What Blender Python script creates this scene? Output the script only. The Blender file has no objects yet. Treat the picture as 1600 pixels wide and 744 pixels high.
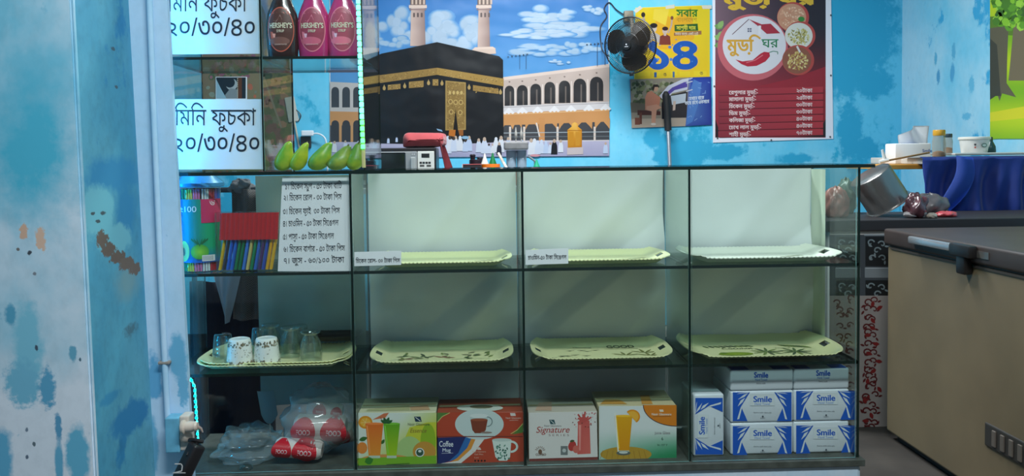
import bpy, bmesh, math, random
import numpy as np
from mathutils import Vector, Matrix
from mathutils.geometry import delaunay_2d_cdt
random.seed(7)
PI = math.pi
SC = bpy.context.scene
COL = SC.collection

# ------------------------------------------------------------------ camera
F = 1331.0
CX, CY = 800.0, 304.0
YAW, PIT, ROL = map(math.radians, (2.0, 2.5, 0.69))
CAM = Vector((0, -2.5, 1.11))
_a = Vector((math.sin(YAW) * math.cos(PIT), math.cos(YAW) * math.cos(PIT), -math.sin(PIT)))
_r = Vector((math.cos(YAW), -math.sin(YAW), 0))
_u = _r.cross(_a)
RT = math.cos(ROL) * _r - math.sin(ROL) * _u
UP = math.cos(ROL) * _u + math.sin(ROL) * _r
cd = bpy.data.cameras.new('camera')
cd.sensor_width = 36
cd.lens = F / 1600 * 36
cd.shift_y = -68 / 1600
cd.clip_start = 0.05
cam = bpy.data.objects.new('camera', cd)
COL.objects.link(cam)
cam.matrix_world = Matrix(((RT.x, UP.x, -_a.x, CAM.x), (RT.y, UP.y, -_a.y, CAM.y), (RT.z, UP.z, -_a.z, CAM.z), (0, 0, 0, 1)))
SC.camera = cam


def at(px, py, ax, v):
    """Point of the photograph's pixel on the world plane axis = v (0 X, 1 Y, 2 Z)."""
    d = _a + RT * ((px - CX) / F) - UP * ((py - CY) / F)
    return CAM + d * ((v - CAM[ax]) / d[ax])


def atY(px, py, y):
    return at(px, py, 1, y)


# ------------------------------------------------------------------ light
vs = SC.view_settings
vs.view_transform = 'Standard'
vs.look = 'None'
vs.gamma = 1
vs.exposure = 0.0
vs.use_curve_mapping = False
SC.cycles.use_denoising = True
SC.cycles.max_bounces = 10
SC.cycles.transparent_max_bounces = 24
SC.cycles.sample_clamp_indirect = 4
W = bpy.data.worlds.new('world')
SC.world = W
W.use_nodes = True
W.node_tree.nodes['Background'].inputs[0].default_value = (0.55, 0.68, 0.8, 1)
W.node_tree.nodes['Background'].inputs[1].default_value = 0.22


def area(name, loc, rot, sx, sy, power, col):
    l = bpy.data.lights.new(name, 'AREA')
    l.shape = 'RECTANGLE'
    l.size, l.size_y, l.energy, l.color = sx, sy, power, col
    o = bpy.data.objects.new(name, l)
    COL.objects.link(o)
    o.location, o.rotation_euler = loc, rot
    return o


area('ceiling_tube_light', (0.35, 1.5, 2.9), (0, 0, 0), 1.6, 0.25, 118, (0.93, 0.98, 1.0))
area('front_tube_light', (0.35, -1.7, 2.95), (math.radians(-8), 0, 0), 1.6, 0.3, 118, (0.9, 0.97, 1.0))


# ------------------------------------------------------------------ helpers: materials
def lin(c):
    f = lambda x: x / 12.92 if x <= 0.04045 else ((x + 0.055) / 1.055) ** 2.4
    return tuple(f(max(0, min(255, v)) / 255) for v in c[:3]) + (1.0,)


_m = {}


def mat(name, col, rough=0.5, metal=0.0, spec=0.5, noise=0.0, nscale=30, bump=0.0, coat=0.0, sheen=0.0):
    if name in _m:
        return _m[name]
    m = bpy.data.materials.new(name)
    m.use_nodes = True
    nt = m.node_tree
    b = nt.nodes['Principled BSDF']
    b.inputs['Base Color'].default_value = lin(col)
    b.inputs['Roughness'].default_value = rough
    b.inputs['Metallic'].default_value = metal
    b.inputs['Specular IOR Level'].default_value = spec
    b.inputs['Coat Weight'].default_value = coat
    b.inputs['Sheen Weight'].default_value = sheen
    if noise or bump:
        tc = nt.nodes.new('ShaderNodeTexCoord')
        n = nt.nodes.new('ShaderNodeTexNoise')
        n.inputs['Scale'].default_value = nscale
        n.inputs['Detail'].default_value = 5
        nt.links.new(tc.outputs['Object'], n.inputs['Vector'])
        if noise:
            r = nt.nodes.new('ShaderNodeValToRGB')
            c = lin(col)
            r.color_ramp.elements[0].position = 0.3
            r.color_ramp.elements[1].position = 0.7
            r.color_ramp.elements[0].color = tuple(x * (1 - noise) for x in c[:3]) + (1,)
            r.color_ramp.elements[1].color = tuple(min(1, x * (1 + noise)) for x in c[:3]) + (1,)
            nt.links.new(n.outputs['Fac'], r.inputs[0])
            nt.links.new(r.outputs[0], b.inputs['Base Color'])
        if bump:
            bp = nt.nodes.new('ShaderNodeBump')
            bp.inputs['Strength'].default_value = bump
            bp.inputs['Distance'].default_value = 0.01
            nt.links.new(n.outputs['Fac'], bp.inputs['Height'])
            nt.links.new(bp.outputs[0], b.inputs['Normal'])
    _m[name] = m
    return m


def glass(name, tint, refl=1.0, rough=0.02):
    """Thin pane: passes light straight through with a tint, mirrors by Fresnel."""
    m = bpy.data.materials.new(name)
    m.use_nodes = True
    nt = m.node_tree
    nt.nodes.clear()
    out = nt.nodes.new('ShaderNodeOutputMaterial')
    t = nt.nodes.new('ShaderNodeBsdfTransparent')
    t.inputs[0].default_value = (*tint, 1)
    g = nt.nodes.new('ShaderNodeBsdfGlossy')
    g.inputs['Roughness'].default_value = rough
    lw = nt.nodes.new('ShaderNodeLayerWeight')
    lw.inputs[0].default_value = 0.5
    fr = nt.nodes.new('ShaderNodeMath')
    fr.operation = 'POWER'
    fr.inputs[1].default_value = 4.0
    nt.links.new(lw.outputs['Facing'], fr.inputs[0])
    mu = nt.nodes.new('ShaderNodeMath')
    mu.operation = 'MULTIPLY_ADD'
    mu.inputs[1].default_value = 0.6 * refl
    mu.inputs[2].default_value = 0.035 * refl
    mx = nt.nodes.new('ShaderNodeMixShader')
    nt.links.new(fr.outputs[0], mu.inputs[0])
    nt.links.new(mu.outputs[0], mx.inputs[0])
    nt.links.new(t.outputs[0], mx.inputs[1])
    nt.links.new(g.outputs[0], mx.inputs[2])
    nt.links.new(mx.outputs[0], out.inputs[0])
    _m[name] = m
    return m


def film(name, tint, diff, fac):
    """Cloudy plastic: part clear, part white diffuse, a gloss on top."""
    m = glass(name, tint, 1.5, 0.12)
    nt = m.node_tree
    out = [n for n in nt.nodes if n.type == 'OUTPUT_MATERIAL'][0]
    mx0 = out.inputs[0].links[0].from_node
    d = nt.nodes.new('ShaderNodeBsdfDiffuse')
    d.inputs[0].default_value = lin(diff)
    mx = nt.nodes.new('ShaderNodeMixShader')
    mx.inputs[0].default_value = fac
    nt.links.new(mx0.outputs[0], mx.inputs[1])
    nt.links.new(d.outputs[0], mx.inputs[2])
    nt.links.new(mx.outputs[0], out.inputs[0])
    return m


def emit(name, col, s):
    m = bpy.data.materials.new(name)
    m.use_nodes = True
    b = m.node_tree.nodes['Principled BSDF']
    b.inputs['Base Color'].default_value = (*col, 1)
    b.inputs['Emission Color'].default_value = (*col, 1)
    b.inputs['Emission Strength'].default_value = s
    return m


def print_mat(name, rough, bump=0.0):
    m = bpy.data.materials.new(name)
    m.use_nodes = True
    nt = m.node_tree
    b = nt.nodes['Principled BSDF']
    b.inputs['Roughness'].default_value = rough
    at_ = nt.nodes.new('ShaderNodeAttribute')
    at_.attribute_name = 'Col'
    nt.links.new(at_.outputs['Color'], b.inputs['Base Color'])
    if bump:
        n = nt.nodes.new('ShaderNodeTexNoise')
        n.inputs['Scale'].default_value = 7
        n.inputs['Detail'].default_value = 1
        tc = nt.nodes.new('ShaderNodeTexCoord')
        nt.links.new(tc.outputs['Object'], n.inputs['Vector'])
        bp = nt.nodes.new('ShaderNodeBump')
        bp.inputs['Strength'].default_value = bump
        bp.inputs['Distance'].default_value = 0.03
        nt.links.new(n.outputs['Fac'], bp.inputs['Height'])
        nt.links.new(bp.outputs[0], b.inputs['Normal'])
    return m


def wall_mat(name, base, pale, deep, scale=1.0, t_pale=0.5, t_deep=0.6, seed=0.0, grime=0.1):
    """Old blue distemper: pale worn areas, deeper damp patches with ragged edges, fine speckle."""
    m = bpy.data.materials.new(name)
    m.use_nodes = True
    nt = m.node_tree
    L = nt.links.new
    b = nt.nodes['Principled BSDF']
    b.inputs['Roughness'].default_value = 0.72
    tc = nt.nodes.new('ShaderNodeTexCoord')
    mp = nt.nodes.new('ShaderNodeMapping')
    mp.inputs['Location'].default_value = (seed, seed * 1.7, seed * 0.6)
    mp.inputs['Scale'].default_value = (1, 1, 0.75)
    L(tc.outputs['Object'], mp.inputs[0])

    def noise(sc, det, rough=0.55, off=0.0):
        n = nt.nodes.new('ShaderNodeTexNoise')
        n.inputs['Scale'].default_value = sc
        n.inputs['Detail'].default_value = det
        n.inputs['Roughness'].default_value = rough
        if off:
            m2 = nt.nodes.new('ShaderNodeMapping')
            m2.inputs['Location'].default_value = (off, off, off)
            L(mp.outputs[0], m2.inputs[0])
            L(m2.outputs[0], n.inputs['Vector'])
        else:
            L(mp.outputs[0], n.inputs['Vector'])
        return n

    def ramp(src, p0, p1):
        r = nt.nodes.new('ShaderNodeMapRange')
        r.inputs['From Min'].default_value = p0
        r.inputs['From Max'].default_value = p1
        L(src, r.inputs['Value'])
        return r.outputs[0]

    def mix(fac, c1, c2):
        x = nt.nodes.new('ShaderNodeMix')
        x.data_type = 'RGBA'
        L(fac, x.inputs[0])
        for k, c in ((6, c1), (7, c2)):
            if isinstance(c, tuple):
                x.inputs[k].default_value = lin(c)
            else:
                L(c, x.inputs[k])
        return x.outputs[2]

    n1 = noise(1.6 * scale, 6, 0.6)
    n2 = noise(2.6 * scale, 9, 0.66, 5.3)
    n3 = noise(30 * scale, 4, 0.6, 9.1)
    n4 = noise(7 * scale, 6, 0.7, 2.2)
    c = mix(ramp(n1.outputs['Fac'], t_pale - 0.10, t_pale + 0.12), base, pale)
    c = mix(ramp(n2.outputs['Fac'], t_deep - 0.012, t_deep + 0.03), c, deep)
    sp = nt.nodes.new('ShaderNodeMath')
    sp.operation = 'MULTIPLY'
    L(ramp(n4.outputs['Fac'], 0.66, 0.70), sp.inputs[0])
    sp.inputs[1].default_value = 0.5
    c = mix(sp.outputs[0], c, deep)
    g = nt.nodes.new('ShaderNodeMath')
    g.operation = 'MULTIPLY'
    L(ramp(n3.outputs['Fac'], 0.45, 0.8), g.inputs[0])
    g.inputs[1].default_value = grime
    c = mix(g.outputs[0], c, tuple(v * 0.55 for v in base))
    L(c, b.inputs['Base Color'])
    bp = nt.nodes.new('ShaderNodeBump')
    bp.inputs['Strength'].default_value = 0.25
    bp.inputs['Distance'].default_value = 0.006
    L(n2.outputs['Fac'], bp.inputs['Height'])
    L(bp.outputs[0], b.inputs['Normal'])
    return m


# ------------------------------------------------------------------ helpers: meshes
ORG = {}


def obj(name, bm, m, parent=None, smooth=False, loc=None):
    me = bpy.data.meshes.new(name)
    o0 = ORG[parent.name] if parent else (Vector(loc) if loc is not None else Vector((0, 0, 0)))
    bmesh.ops.translate(bm, verts=bm.verts, vec=-o0)
    bm.normal_update()
    bm.to_mesh(me)
    bm.free()
    for x in (m if isinstance(m, (list, tuple)) else [m]):
        me.materials.append(x)
    if smooth:
        me.shade_smooth()
        if smooth != 'all':
            me.set_sharp_from_angle(angle=math.radians(40))
    o = bpy.data.objects.new(name, me)
    COL.objects.link(o)
    if parent:
        o.parent = parent
    else:
        o.location = o0
    ORG[o.name] = o0
    return o


def tag(o, label, cat, group=None, kind=None):
    o['label'] = label
    o['category'] = cat
    if group:
        o['group'] = group
    if kind:
        o['kind'] = kind
    return o


def thing(name, label, cat, loc, group=None):
    o = bpy.data.objects.new(name, None)
    o.empty_display_size = 0.05
    COL.objects.link(o)
    o.location = loc
    ORG[o.name] = Vector(loc)
    return tag(o, label, cat, group)


def struct(name, bm, m, label=None, cat=None):
    o = obj(name, bm, m)
    o['kind'] = 'structure'
    if label:
        o['label'] = label
        o['category'] = cat
    return o


def dup(root, loc, rotz=0.0, label=None, group=None):
    r = root.copy()
    COL.objects.link(r)
    r.location = loc
    r.rotation_euler = (0, 0, rotz)
    if label:
        r['label'] = label
    if group:
        r['group'] = group
    for ch in list(root.children):
        c = ch.copy()
        COL.objects.link(c)
        c.parent = r
        for g in ch.children:
            d = g.copy()
            COL.objects.link(d)
            d.parent = c
    return r


def NB():
    return bmesh.new()


def box(bm, x0, x1, y0, y1, z0, z1, bev=0.0, mi=0, seg=2):
    r = bmesh.ops.create_cube(bm, size=1.0)
    vs_ = r['verts']
    bmesh.ops.scale(bm, verts=vs_, vec=(x1 - x0, y1 - y0, z1 - z0))
    bmesh.ops.translate(bm, verts=vs_, vec=((x0 + x1) / 2, (y0 + y1) / 2, (z0 + z1) / 2))
    fs = {f for v in vs_ for f in v.link_faces}
    for f in fs:
        f.material_index = mi
    if bev:
        es = list({e for v in vs_ for e in v.link_edges})
        bmesh.ops.bevel(bm, geom=es, offset=bev, segments=seg, affect='EDGES', profile=0.5)
    return vs_


def hexa(bm, p, mi=0):
    """Box from 8 corners: bottom loop 0-3, top loop 4-7."""
    v = [bm.verts.new(q) for q in p]
    for f in ((3, 2, 1, 0), (4, 5, 6, 7), (0, 1, 5, 4), (1, 2, 6, 5), (2, 3, 7, 6), (3, 0, 4, 7)):
        bm.faces.new([v[i] for i in f]).material_index = mi
    return v


def lathe(bm, prof, c=(0, 0, 0), n=24, sx=1.0, sy=1.0, close=True, mi=0, axis='z'):
    rings = []
    for r, z in prof:
        ring = []
        for k in range(n):
            a = 2 * PI * k / n
            p = (r * math.cos(a) * sx, r * math.sin(a) * sy, z)
            if axis == 'y':
                p = (p[0], z, p[1])
            elif axis == 'x':
                p = (z, p[0], p[1])
            ring.append(bm.verts.new((c[0] + p[0], c[1] + p[1], c[2] + p[2])))
        rings.append(ring)
    for i in range(len(rings) - 1):
        for k in range(n):
            f = bm.faces.new((rings[i][k], rings[i][(k + 1) % n], rings[i + 1][(k + 1) % n], rings[i + 1][k]))
            f.material_index = mi
    if close:
        for ring in (rings[0][::-1], rings[-1]):
            bm.faces.new(ring).material_index = mi
    return rings


def tube(bm, pts, r, n=8, mi=0, cap=True):
    pts = [Vector(p) for p in pts]
    rad = r if isinstance(r, (list, tuple)) else [r] * len(pts)
    rings = []
    prev = None
    for i, p in enumerate(pts):
        d = (pts[min(i + 1, len(pts) - 1)] - pts[max(i - 1, 0)]).normalized()
        if prev is None:
            x = d.orthogonal().normalized()
        else:
            x = (prev - d * prev.dot(d)).normalized()
        prev = x
        y = d.cross(x)
        rings.append([bm.verts.new(p + (x * math.cos(2 * PI * k / n) + y * math.sin(2 * PI * k / n)) * rad[i]) for k in range(n)])
    for i in range(len(rings) - 1):
        for k in range(n):
            bm.faces.new((rings[i][k], rings[i][(k + 1) % n], rings[i + 1][(k + 1) % n], rings[i + 1][k])).material_index = mi
    if cap and len(rings) > 1:
        bm.faces.new(rings[0][::-1]).material_index = mi
        bm.faces.new(rings[-1]).material_index = mi


def grid(bm, fn, nu, nv, mi=0, hole=None):
    """Sheet of quads: fn(u, v), u and v from 0 to 1."""
    vv = [[bm.verts.new(fn(i / nu, j / nv)) for i in range(nu + 1)] for j in range(nv + 1)]
    for j in range(nv):
        for i in range(nu):
            if hole and hole((i + 0.5) / nu, (j + 0.5) / nv):
                continue
            bm.faces.new((vv[j][i], vv[j][i + 1], vv[j + 1][i + 1], vv[j + 1][i])).material_index = mi
    return vv


def solid(bm, t):
    bmesh.ops.solidify(bm, geom=bm.faces[:], thickness=t)


def smoothline(pts, n=8):
    P = [Vector(p) for p in pts]
    out = []
    for i in range(len(P) - 1):
        p0, p1, p2, p3 = P[max(i - 1, 0)], P[i], P[i + 1], P[min(i + 2, len(P) - 1)]
        for k in range(n):
            t = k / n
            out.append(0.5 * ((2 * p1) + (p2 - p0) * t + (2 * p0 - 5 * p1 + 4 * p2 - p3) * t * t + (3 * p1 - p0 - 3 * p2 + p3) * t ** 3))
    out.append(P[-1])
    return out


# ------------------------------------------------------------------ helpers: lettering and prints
_tx = {}


def glyphs(s, bold=0.0):
    k = (s, bold)
    if k in _tx:
        return _tx[k]
    c = bpy.data.curves.new('lettering', 'FONT')
    c.body = s
    c.resolution_u = 4
    c.fill_mode = 'NONE'
    o = bpy.data.objects.new('lettering', c)
    COL.objects.link(o)
    dg = bpy.context.evaluated_depsgraph_get()
    me = bpy.data.meshes.new_from_object(o.evaluated_get(dg))
    pts = [Vector((v.co.x, v.co.y)) for v in me.vertices]
    eds = [tuple(e.vertices) for e in me.edges]
    vs2, fs = [], []
    if pts:
        # triangles between the outlines; those with a winding number other than zero are ink
        ov, oe, of = delaunay_2d_cdt(pts, eds, [], 0, 1e-5)[:3]
        V = np.array([(p.x, p.y) for p in ov])
        T = np.array([f[:3] for f in of])
        A, B = np.array([tuple(pts[i]) for i, j in eds]), np.array([tuple(pts[j]) for i, j in eds])
        cen = V[T].mean(axis=1)
        x, y = cen[:, 0:1], cen[:, 1:2]
        up = (A[:, 1] <= y) & (B[:, 1] > y)
        dn = (A[:, 1] > y) & (B[:, 1] <= y)
        side = (B[:, 0] - A[:, 0]) * (y - A[:, 1]) - (x - A[:, 0]) * (B[:, 1] - A[:, 1])
        wn = (up & (side > 0)).sum(axis=1) - (dn & (side < 0)).sum(axis=1)
        vs2 = [tuple(p) for p in V]
        fs = [tuple(t) for t, w in zip(T.tolist(), wn) if w != 0]
    bpy.data.objects.remove(o)
    bpy.data.curves.remove(c)
    bpy.data.meshes.remove(me)
    _tx[k] = (vs2, fs)
    return _tx[k]


MARKS = {   # strokes (em units) for joined letter forms the plain font lacks
    '\ue001': [[(-0.45, -0.10), (-0.30, -0.20), (-0.12, -0.10), (-0.05, -0.02)]],
    '\ue002': [[(-0.02, 0.66), (-0.16, 0.84)]],
    '\ue003': [[(0.02, 0.30), (0.10, 0.12), (0.22, 0.05), (0.22, 0.62)], [(0.22, 0.62), (0.22, -0.04)]],
    '\ue004': [[(-0.50, -0.06), (-0.28, -0.26), (-0.16, -0.12), (-0.30, -0.06)]],
}
CONJ = {'ঙ্গ': 'ঙগ', 'স্ত': 'স\ue004', 'ফ্র': 'ফ\ue001', 'র্গ': 'গ\ue002', 'স্য': 'স\ue003', 'শ্র': 'শ\ue001', 'ন্ড': 'ন\ue004'}


def bn(s):
    """Bengali text in the order in which the signs stand on the line."""
    out, i = [], 0
    pre, two = 'িেৈ', {'ো': ('ে', 'া'), 'ৌ': ('ে', 'ৗ')}
    while i < len(s):
        c, n = s[i], 1
        if s[i:i + 3] in CONJ:
            c, n = CONJ[s[i:i + 3]], 3
        nx = s[i + n] if i + n < len(s) else ''
        if nx and nx in pre:
            out += [nx, c]
            n += 1
        elif nx in two:
            out += [two[nx][0], c, two[nx][1]]
            n += 1
        else:
            out.append(c)
        i += n
    return ''.join(out)


def text_shape(s, bold):
    """(verts, faces, width) of a line whose pieces may hold MARKS."""
    vs2, fs, x, cur = [], [], 0.0, ''

    def flush():
        nonlocal x, cur
        if cur:
            if cur.strip():
                v, f = glyphs(cur, bold)
                k = len(vs2)
                vs2.extend((a + x, b) for a, b in v)
                fs.extend(tuple(i + k for i in q) for q in f)
            e = max((a for a, b in glyphs(cur + '৷', bold)[0]), default=0) - 0.20
            x += max(e, 0)
            cur = ''
    for ch in s:
        if ch in MARKS:
            flush()
            w = 0.035 + bold
            for st in MARKS[ch]:
                for (x0, y0), (x1, y1) in zip(st, st[1:]):
                    d = math.hypot(x1 - x0, y1 - y0) or 1
                    nx_, ny_ = -(y1 - y0) / d * w, (x1 - x0) / d * w
                    k = len(vs2)
                    vs2.extend([(x + x0 + nx_, y0 + ny_), (x + x1 + nx_, y1 + ny_), (x + x1 - nx_, y1 - ny_), (x + x0 - nx_, y0 - ny_)])
                    fs.append((k, k + 1, k + 2, k + 3))
            if ch == '\ue003':
                x += 0.28
        else:
            cur += ch
    flush()
    wd = max((v[0] for v in vs2), default=1)
    return vs2, fs, wd


class Print:
    """A flat printed design, drawn in layers; mp maps drawing coordinates to the surface, n points off it."""

    def __init__(self, mp, n, base=0.0006, step=0.000012, rings=1, gain=1.0):
        self.bm = NB()
        self.cl = self.bm.loops.layers.float_color.new('Col')
        self.mp, self.n, self.h, self.step, self.rings, self.gain = mp, n, base, step, rings, gain
        self.k = 1.0

    def P(self, x, y, e=0.0):
        p = self.mp(x, y)
        n = Vector(self.n(x, y) if callable(self.n) else self.n)
        return self.bm.verts.new(p + n * (self.h + e))

    def col(self, f, cs):
        for k, l in enumerate(f.loops):
            c = lin(cs[k] if isinstance(cs, list) else cs)
            l[self.cl] = tuple(min(1, v * self.gain) for v in c[:3]) + (1,)

    def face(self, vs_, cs):
        try:
            f = self.bm.faces.new(vs_)
        except ValueError:
            return
        self.col(f, cs)

    def poly(self, pts, c):
        self.face([self.P(*p) for p in pts], c)
        self.h += self.step

    def rect(self, x0, y0, x1, y1, c):
        self.poly([(x0, y0), (x1, y0), (x1, y1), (x0, y1)], c)

    def grad(self, x0, y0, x1, y1, fn, nx=8, ny=8):
        V = [[self.P(x0 + (x1 - x0) * i / nx, y0 + (y1 - y0) * j / ny) for i in range(nx + 1)] for j in range(ny + 1)]
        C = [[fn(i / nx, j / ny) for i in range(nx + 1)] for j in range(ny + 1)]
        for j in range(ny):
            for i in range(nx):
                q = ((j, i), (j, i + 1), (j + 1, i + 1), (j + 1, i))
                self.face([V[a][b] for a, b in q], [C[a][b] for a, b in q])
        self.h += self.step

    def ell(self, cx, cy, rx, ry, c, n=20, rot=0.0, c2=None, a0=0.0, a1=2 * PI):
        R = self.rings
        if n >= 20 and max(rx, ry) > 5:
            n = 44
        full = abs(a1 - a0 - 2 * PI) < 1e-6
        m = n if full else n + 1
        cr, sr = math.cos(rot), math.sin(rot)
        c2 = c2 or c
        if R == 1 and c2 is c:
            pts = []
            for k in range(m):
                a = a0 + (a1 - a0) * k / n
                u, v = rx * math.cos(a), ry * math.sin(a)
                pts.append(self.P(cx + u * cr - v * sr, cy + u * sr + v * cr))
            self.face(pts, c)
        else:
            ctr = self.P(cx, cy)
            prev = None
            for q in range(1, R + 1):
                ring = []
                for k in range(m):
                    a = a0 + (a1 - a0) * k / n
                    u, v = rx * math.cos(a) * q / R, ry * math.sin(a) * q / R
                    ring.append(self.P(cx + u * cr - v * sr, cy + u * sr + v * cr))
                mixc = lambda t: tuple(c[i] + (c2[i] - c[i]) * t for i in range(3))
                for k in range(n):
                    k2 = (k + 1) % m
                    if prev is None:
                        self.face([ctr, ring[k], ring[k2]], [c, mixc(q / R), mixc(q / R)])
                    else:
                        self.face([prev[k], ring[k], ring[k2], prev[k2]], [mixc((q - 1) / R), mixc(q / R), mixc(q / R), mixc((q - 1) / R)])
                prev = ring
        self.h += self.step * self.k

    def line(self, pts, w, c):
        for (x0, y0), (x1, y1) in zip(pts, pts[1:]):
            d = math.hypot(x1 - x0, y1 - y0) or 1
            a, b = -(y1 - y0) / d * w / 2, (x1 - x0) / d * w / 2
            self.face([self.P(x0 + a, y0 + b), self.P(x1 + a, y1 + b), self.P(x1 - a, y1 - b), self.P(x0 - a, y0 - b)], c)
        self.h += self.step

    def text(self, s, x, y, h, c, w=None, bold=0.0, rot=0.0, anchor='l', skew=0.0, slope=0.0):
        """Baseline at (x, y), y downwards; h is the size of an em, w the wanted width of the line."""
        vs2, fs, wd = text_shape(bn(s), 0)
        sx = w / wd if w else h
        ox = {'l': 0, 'c': -wd * sx / 2, 'r': -wd * sx}[anchor]
        cr, sr = math.cos(rot), math.sin(rot)
        reps = [(0, 0)] if bold < .006 else [(-bold, 0), (bold, 0), (0, bold * .7), (0, -bold * .7)]
        for j, (dx, dy) in enumerate(reps):
            for i, f in enumerate(fs):
                vv = []
                for k in f:
                    u, v = (vs2[k][0] + dx) * sx + ox + vs2[k][1] * h * skew, -(vs2[k][1] + dy) * h
                    v += u * slope
                    vv.append(self.P(x + u * cr - v * sr, y + u * sr + v * cr, ((i % 5) + j * 5) * self.step * 0.2))
                self.face(vv, c)
        self.h += self.step * (1 if len(reps) == 1 else 5)

    def specks(self, x0, y0, x1, y1, n, cols, r0, r1, asp=1.0, clip=None):
        for _ in range(n):
            x, y = random.uniform(x0, x1), random.uniform(y0, y1)
            if clip and not clip(x, y):
                continue
            r = random.uniform(r0, r1)
            hh = self.h
            self.h += random.random() * self.step
            self.ell(x, y, r, r * asp * random.uniform(0.6, 1.3), random.choice(cols), 6, random.random() * 3)
            self.h = hh
        self.h += self.step

    def done(self, name, m, parent):
        bmesh.ops.recalc_face_normals(self.bm, faces=self.bm.faces[:])
        return obj(name, self.bm, m, parent)


PM = print_mat('printed_matte', 0.6)
PG = print_mat('printed_gloss', 0.28, 0.25)
PB = print_mat('printed_card', 0.4)


def mpY(y):
    return lambda px, py: atY(px, py, y)


NY = (0, -1, 0)

# ------------------------------------------------------------------ the room
YB = 3.0            # back wall
XW = 2.75           # right wall
M_back = wall_mat('back_wall_paint', (92, 192, 226), (140, 208, 232), (38, 166, 204), 0.9, 0.58, 0.56, 3.1)
M_right = wall_mat('right_wall_paint', (112, 194, 222), (162, 208, 226), (52, 160, 205), 1.1, 0.44, 0.60, 7.7)
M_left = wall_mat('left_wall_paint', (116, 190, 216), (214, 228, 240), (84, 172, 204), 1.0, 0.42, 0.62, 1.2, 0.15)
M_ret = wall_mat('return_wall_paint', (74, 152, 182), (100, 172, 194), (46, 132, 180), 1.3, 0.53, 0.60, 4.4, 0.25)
M_pier = wall_mat('pier_paint', (160, 206, 232), (186, 216, 238), (84, 164, 206), 1.5, 0.45, 0.66, 9.4, 0.1)
bm = NB(); box(bm, -2.6, XW + 0.1, YB, YB + 0.1, 0, 3.0); struct('wall_back', bm, M_back)
bm = NB(); box(bm, XW, XW + 0.1, -3.2, YB, 0, 3.0); struct('wall_right', bm, M_right)
bm = NB(); box(bm, -2.6, -2.5, 0.05, YB, 0, 3.0); struct('wall_side', bm, M_back)
bm = NB(); box(bm, -4, XW + 0.1, -4.2, YB + 0.1, 3.0, 3.1); struct('ceiling', bm, mat('ceiling_paint', (215, 220, 220), 0.8))
bm = NB(); box(bm, -4, XW + 0.1, -4.2, YB + 0.1, -0.1, 0)
struct('floor', bm, mat('concrete_floor', (54, 49, 44), 0.7, noise=0.35, nscale=5, bump=0.3))

# front left: wall face nearest the viewer, its return, and the narrow pier against the showcase
yA, yB2 = -0.40, -0.07
def lean(px_top, px_bot, y):
    t, b = atY(px_top, 0, y), atY(px_bot, 744, y)
    k = (t.x - b.x) / (t.z - b.z)
    f = lambda z: Vector((b.x + k * (z - b.z), y, z))
    return f
eA, eB, eC = lean(113, 151, yA), lean(194, 236, yB2), lean(261, 302, yB2)
bm = NB()
p0, p1 = eA(0), eA(3.0)
hexa(bm, [(-3.2, yA, 0), p0, (p0.x - .08, 0.05, 0), (-3.2, 0.05, 0), (-3.2, yA, 3), p1, (p1.x - .08, 0.05, 3), (-3.2, 0.05, 3)])
bmesh.ops.bevel(bm, geom=bm.edges[:], offset=0.008, segments=2, affect='EDGES')
struct('wall_left', bm, M_left)
bm = NB()
q0, q1, r0, r1 = eB(0), eB(3.0), eC(0), eC(3.0)
a0, a1 = Vector(p0), Vector(p1)
def ret_pt(t, z):
    k = z / 3.0
    A = Vector((a0.x + (a1.x - a0.x) * k - .004, yA + .006, z)); B = Vector((q0.x + (q1.x - q0.x) * k + .012, yB2 + .012, z))
    return A + (B - A) * t
grid(bm, lambda u, v: ret_pt(u, 3.0 * v), 6, 24)
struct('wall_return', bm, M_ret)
bm = NB()
hexa(bm, [(q0.x - .03, yB2, 0), r0, (r0.x, -0.052, 0), (q0.x - .03, -0.052, 0), (q1.x - .03, yB2, 3), r1, (r1.x, -0.052, 3), (q1.x - .03, -0.052, 3)])
struct('wall_pier', bm, M_pier)
# broken plaster on the return: a shallow hollow's brown ground and its grey rim
def on_return(px, py):
    d = _a + RT * ((px - CX) / F) - UP * ((py - CY) / F)
    z = 1.1
    for _ in range(6):
        A, B, T = ret_pt(0, z), ret_pt(1, z), ret_pt(.5, z + .05)
        nn = (B - A).cross(T - A).normalized()
        p = CAM + d * ((A - CAM).dot(nn) / d.dot(nn))
        z = p.z
    return p, (nn if nn.y < 0 else -nn)


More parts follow.
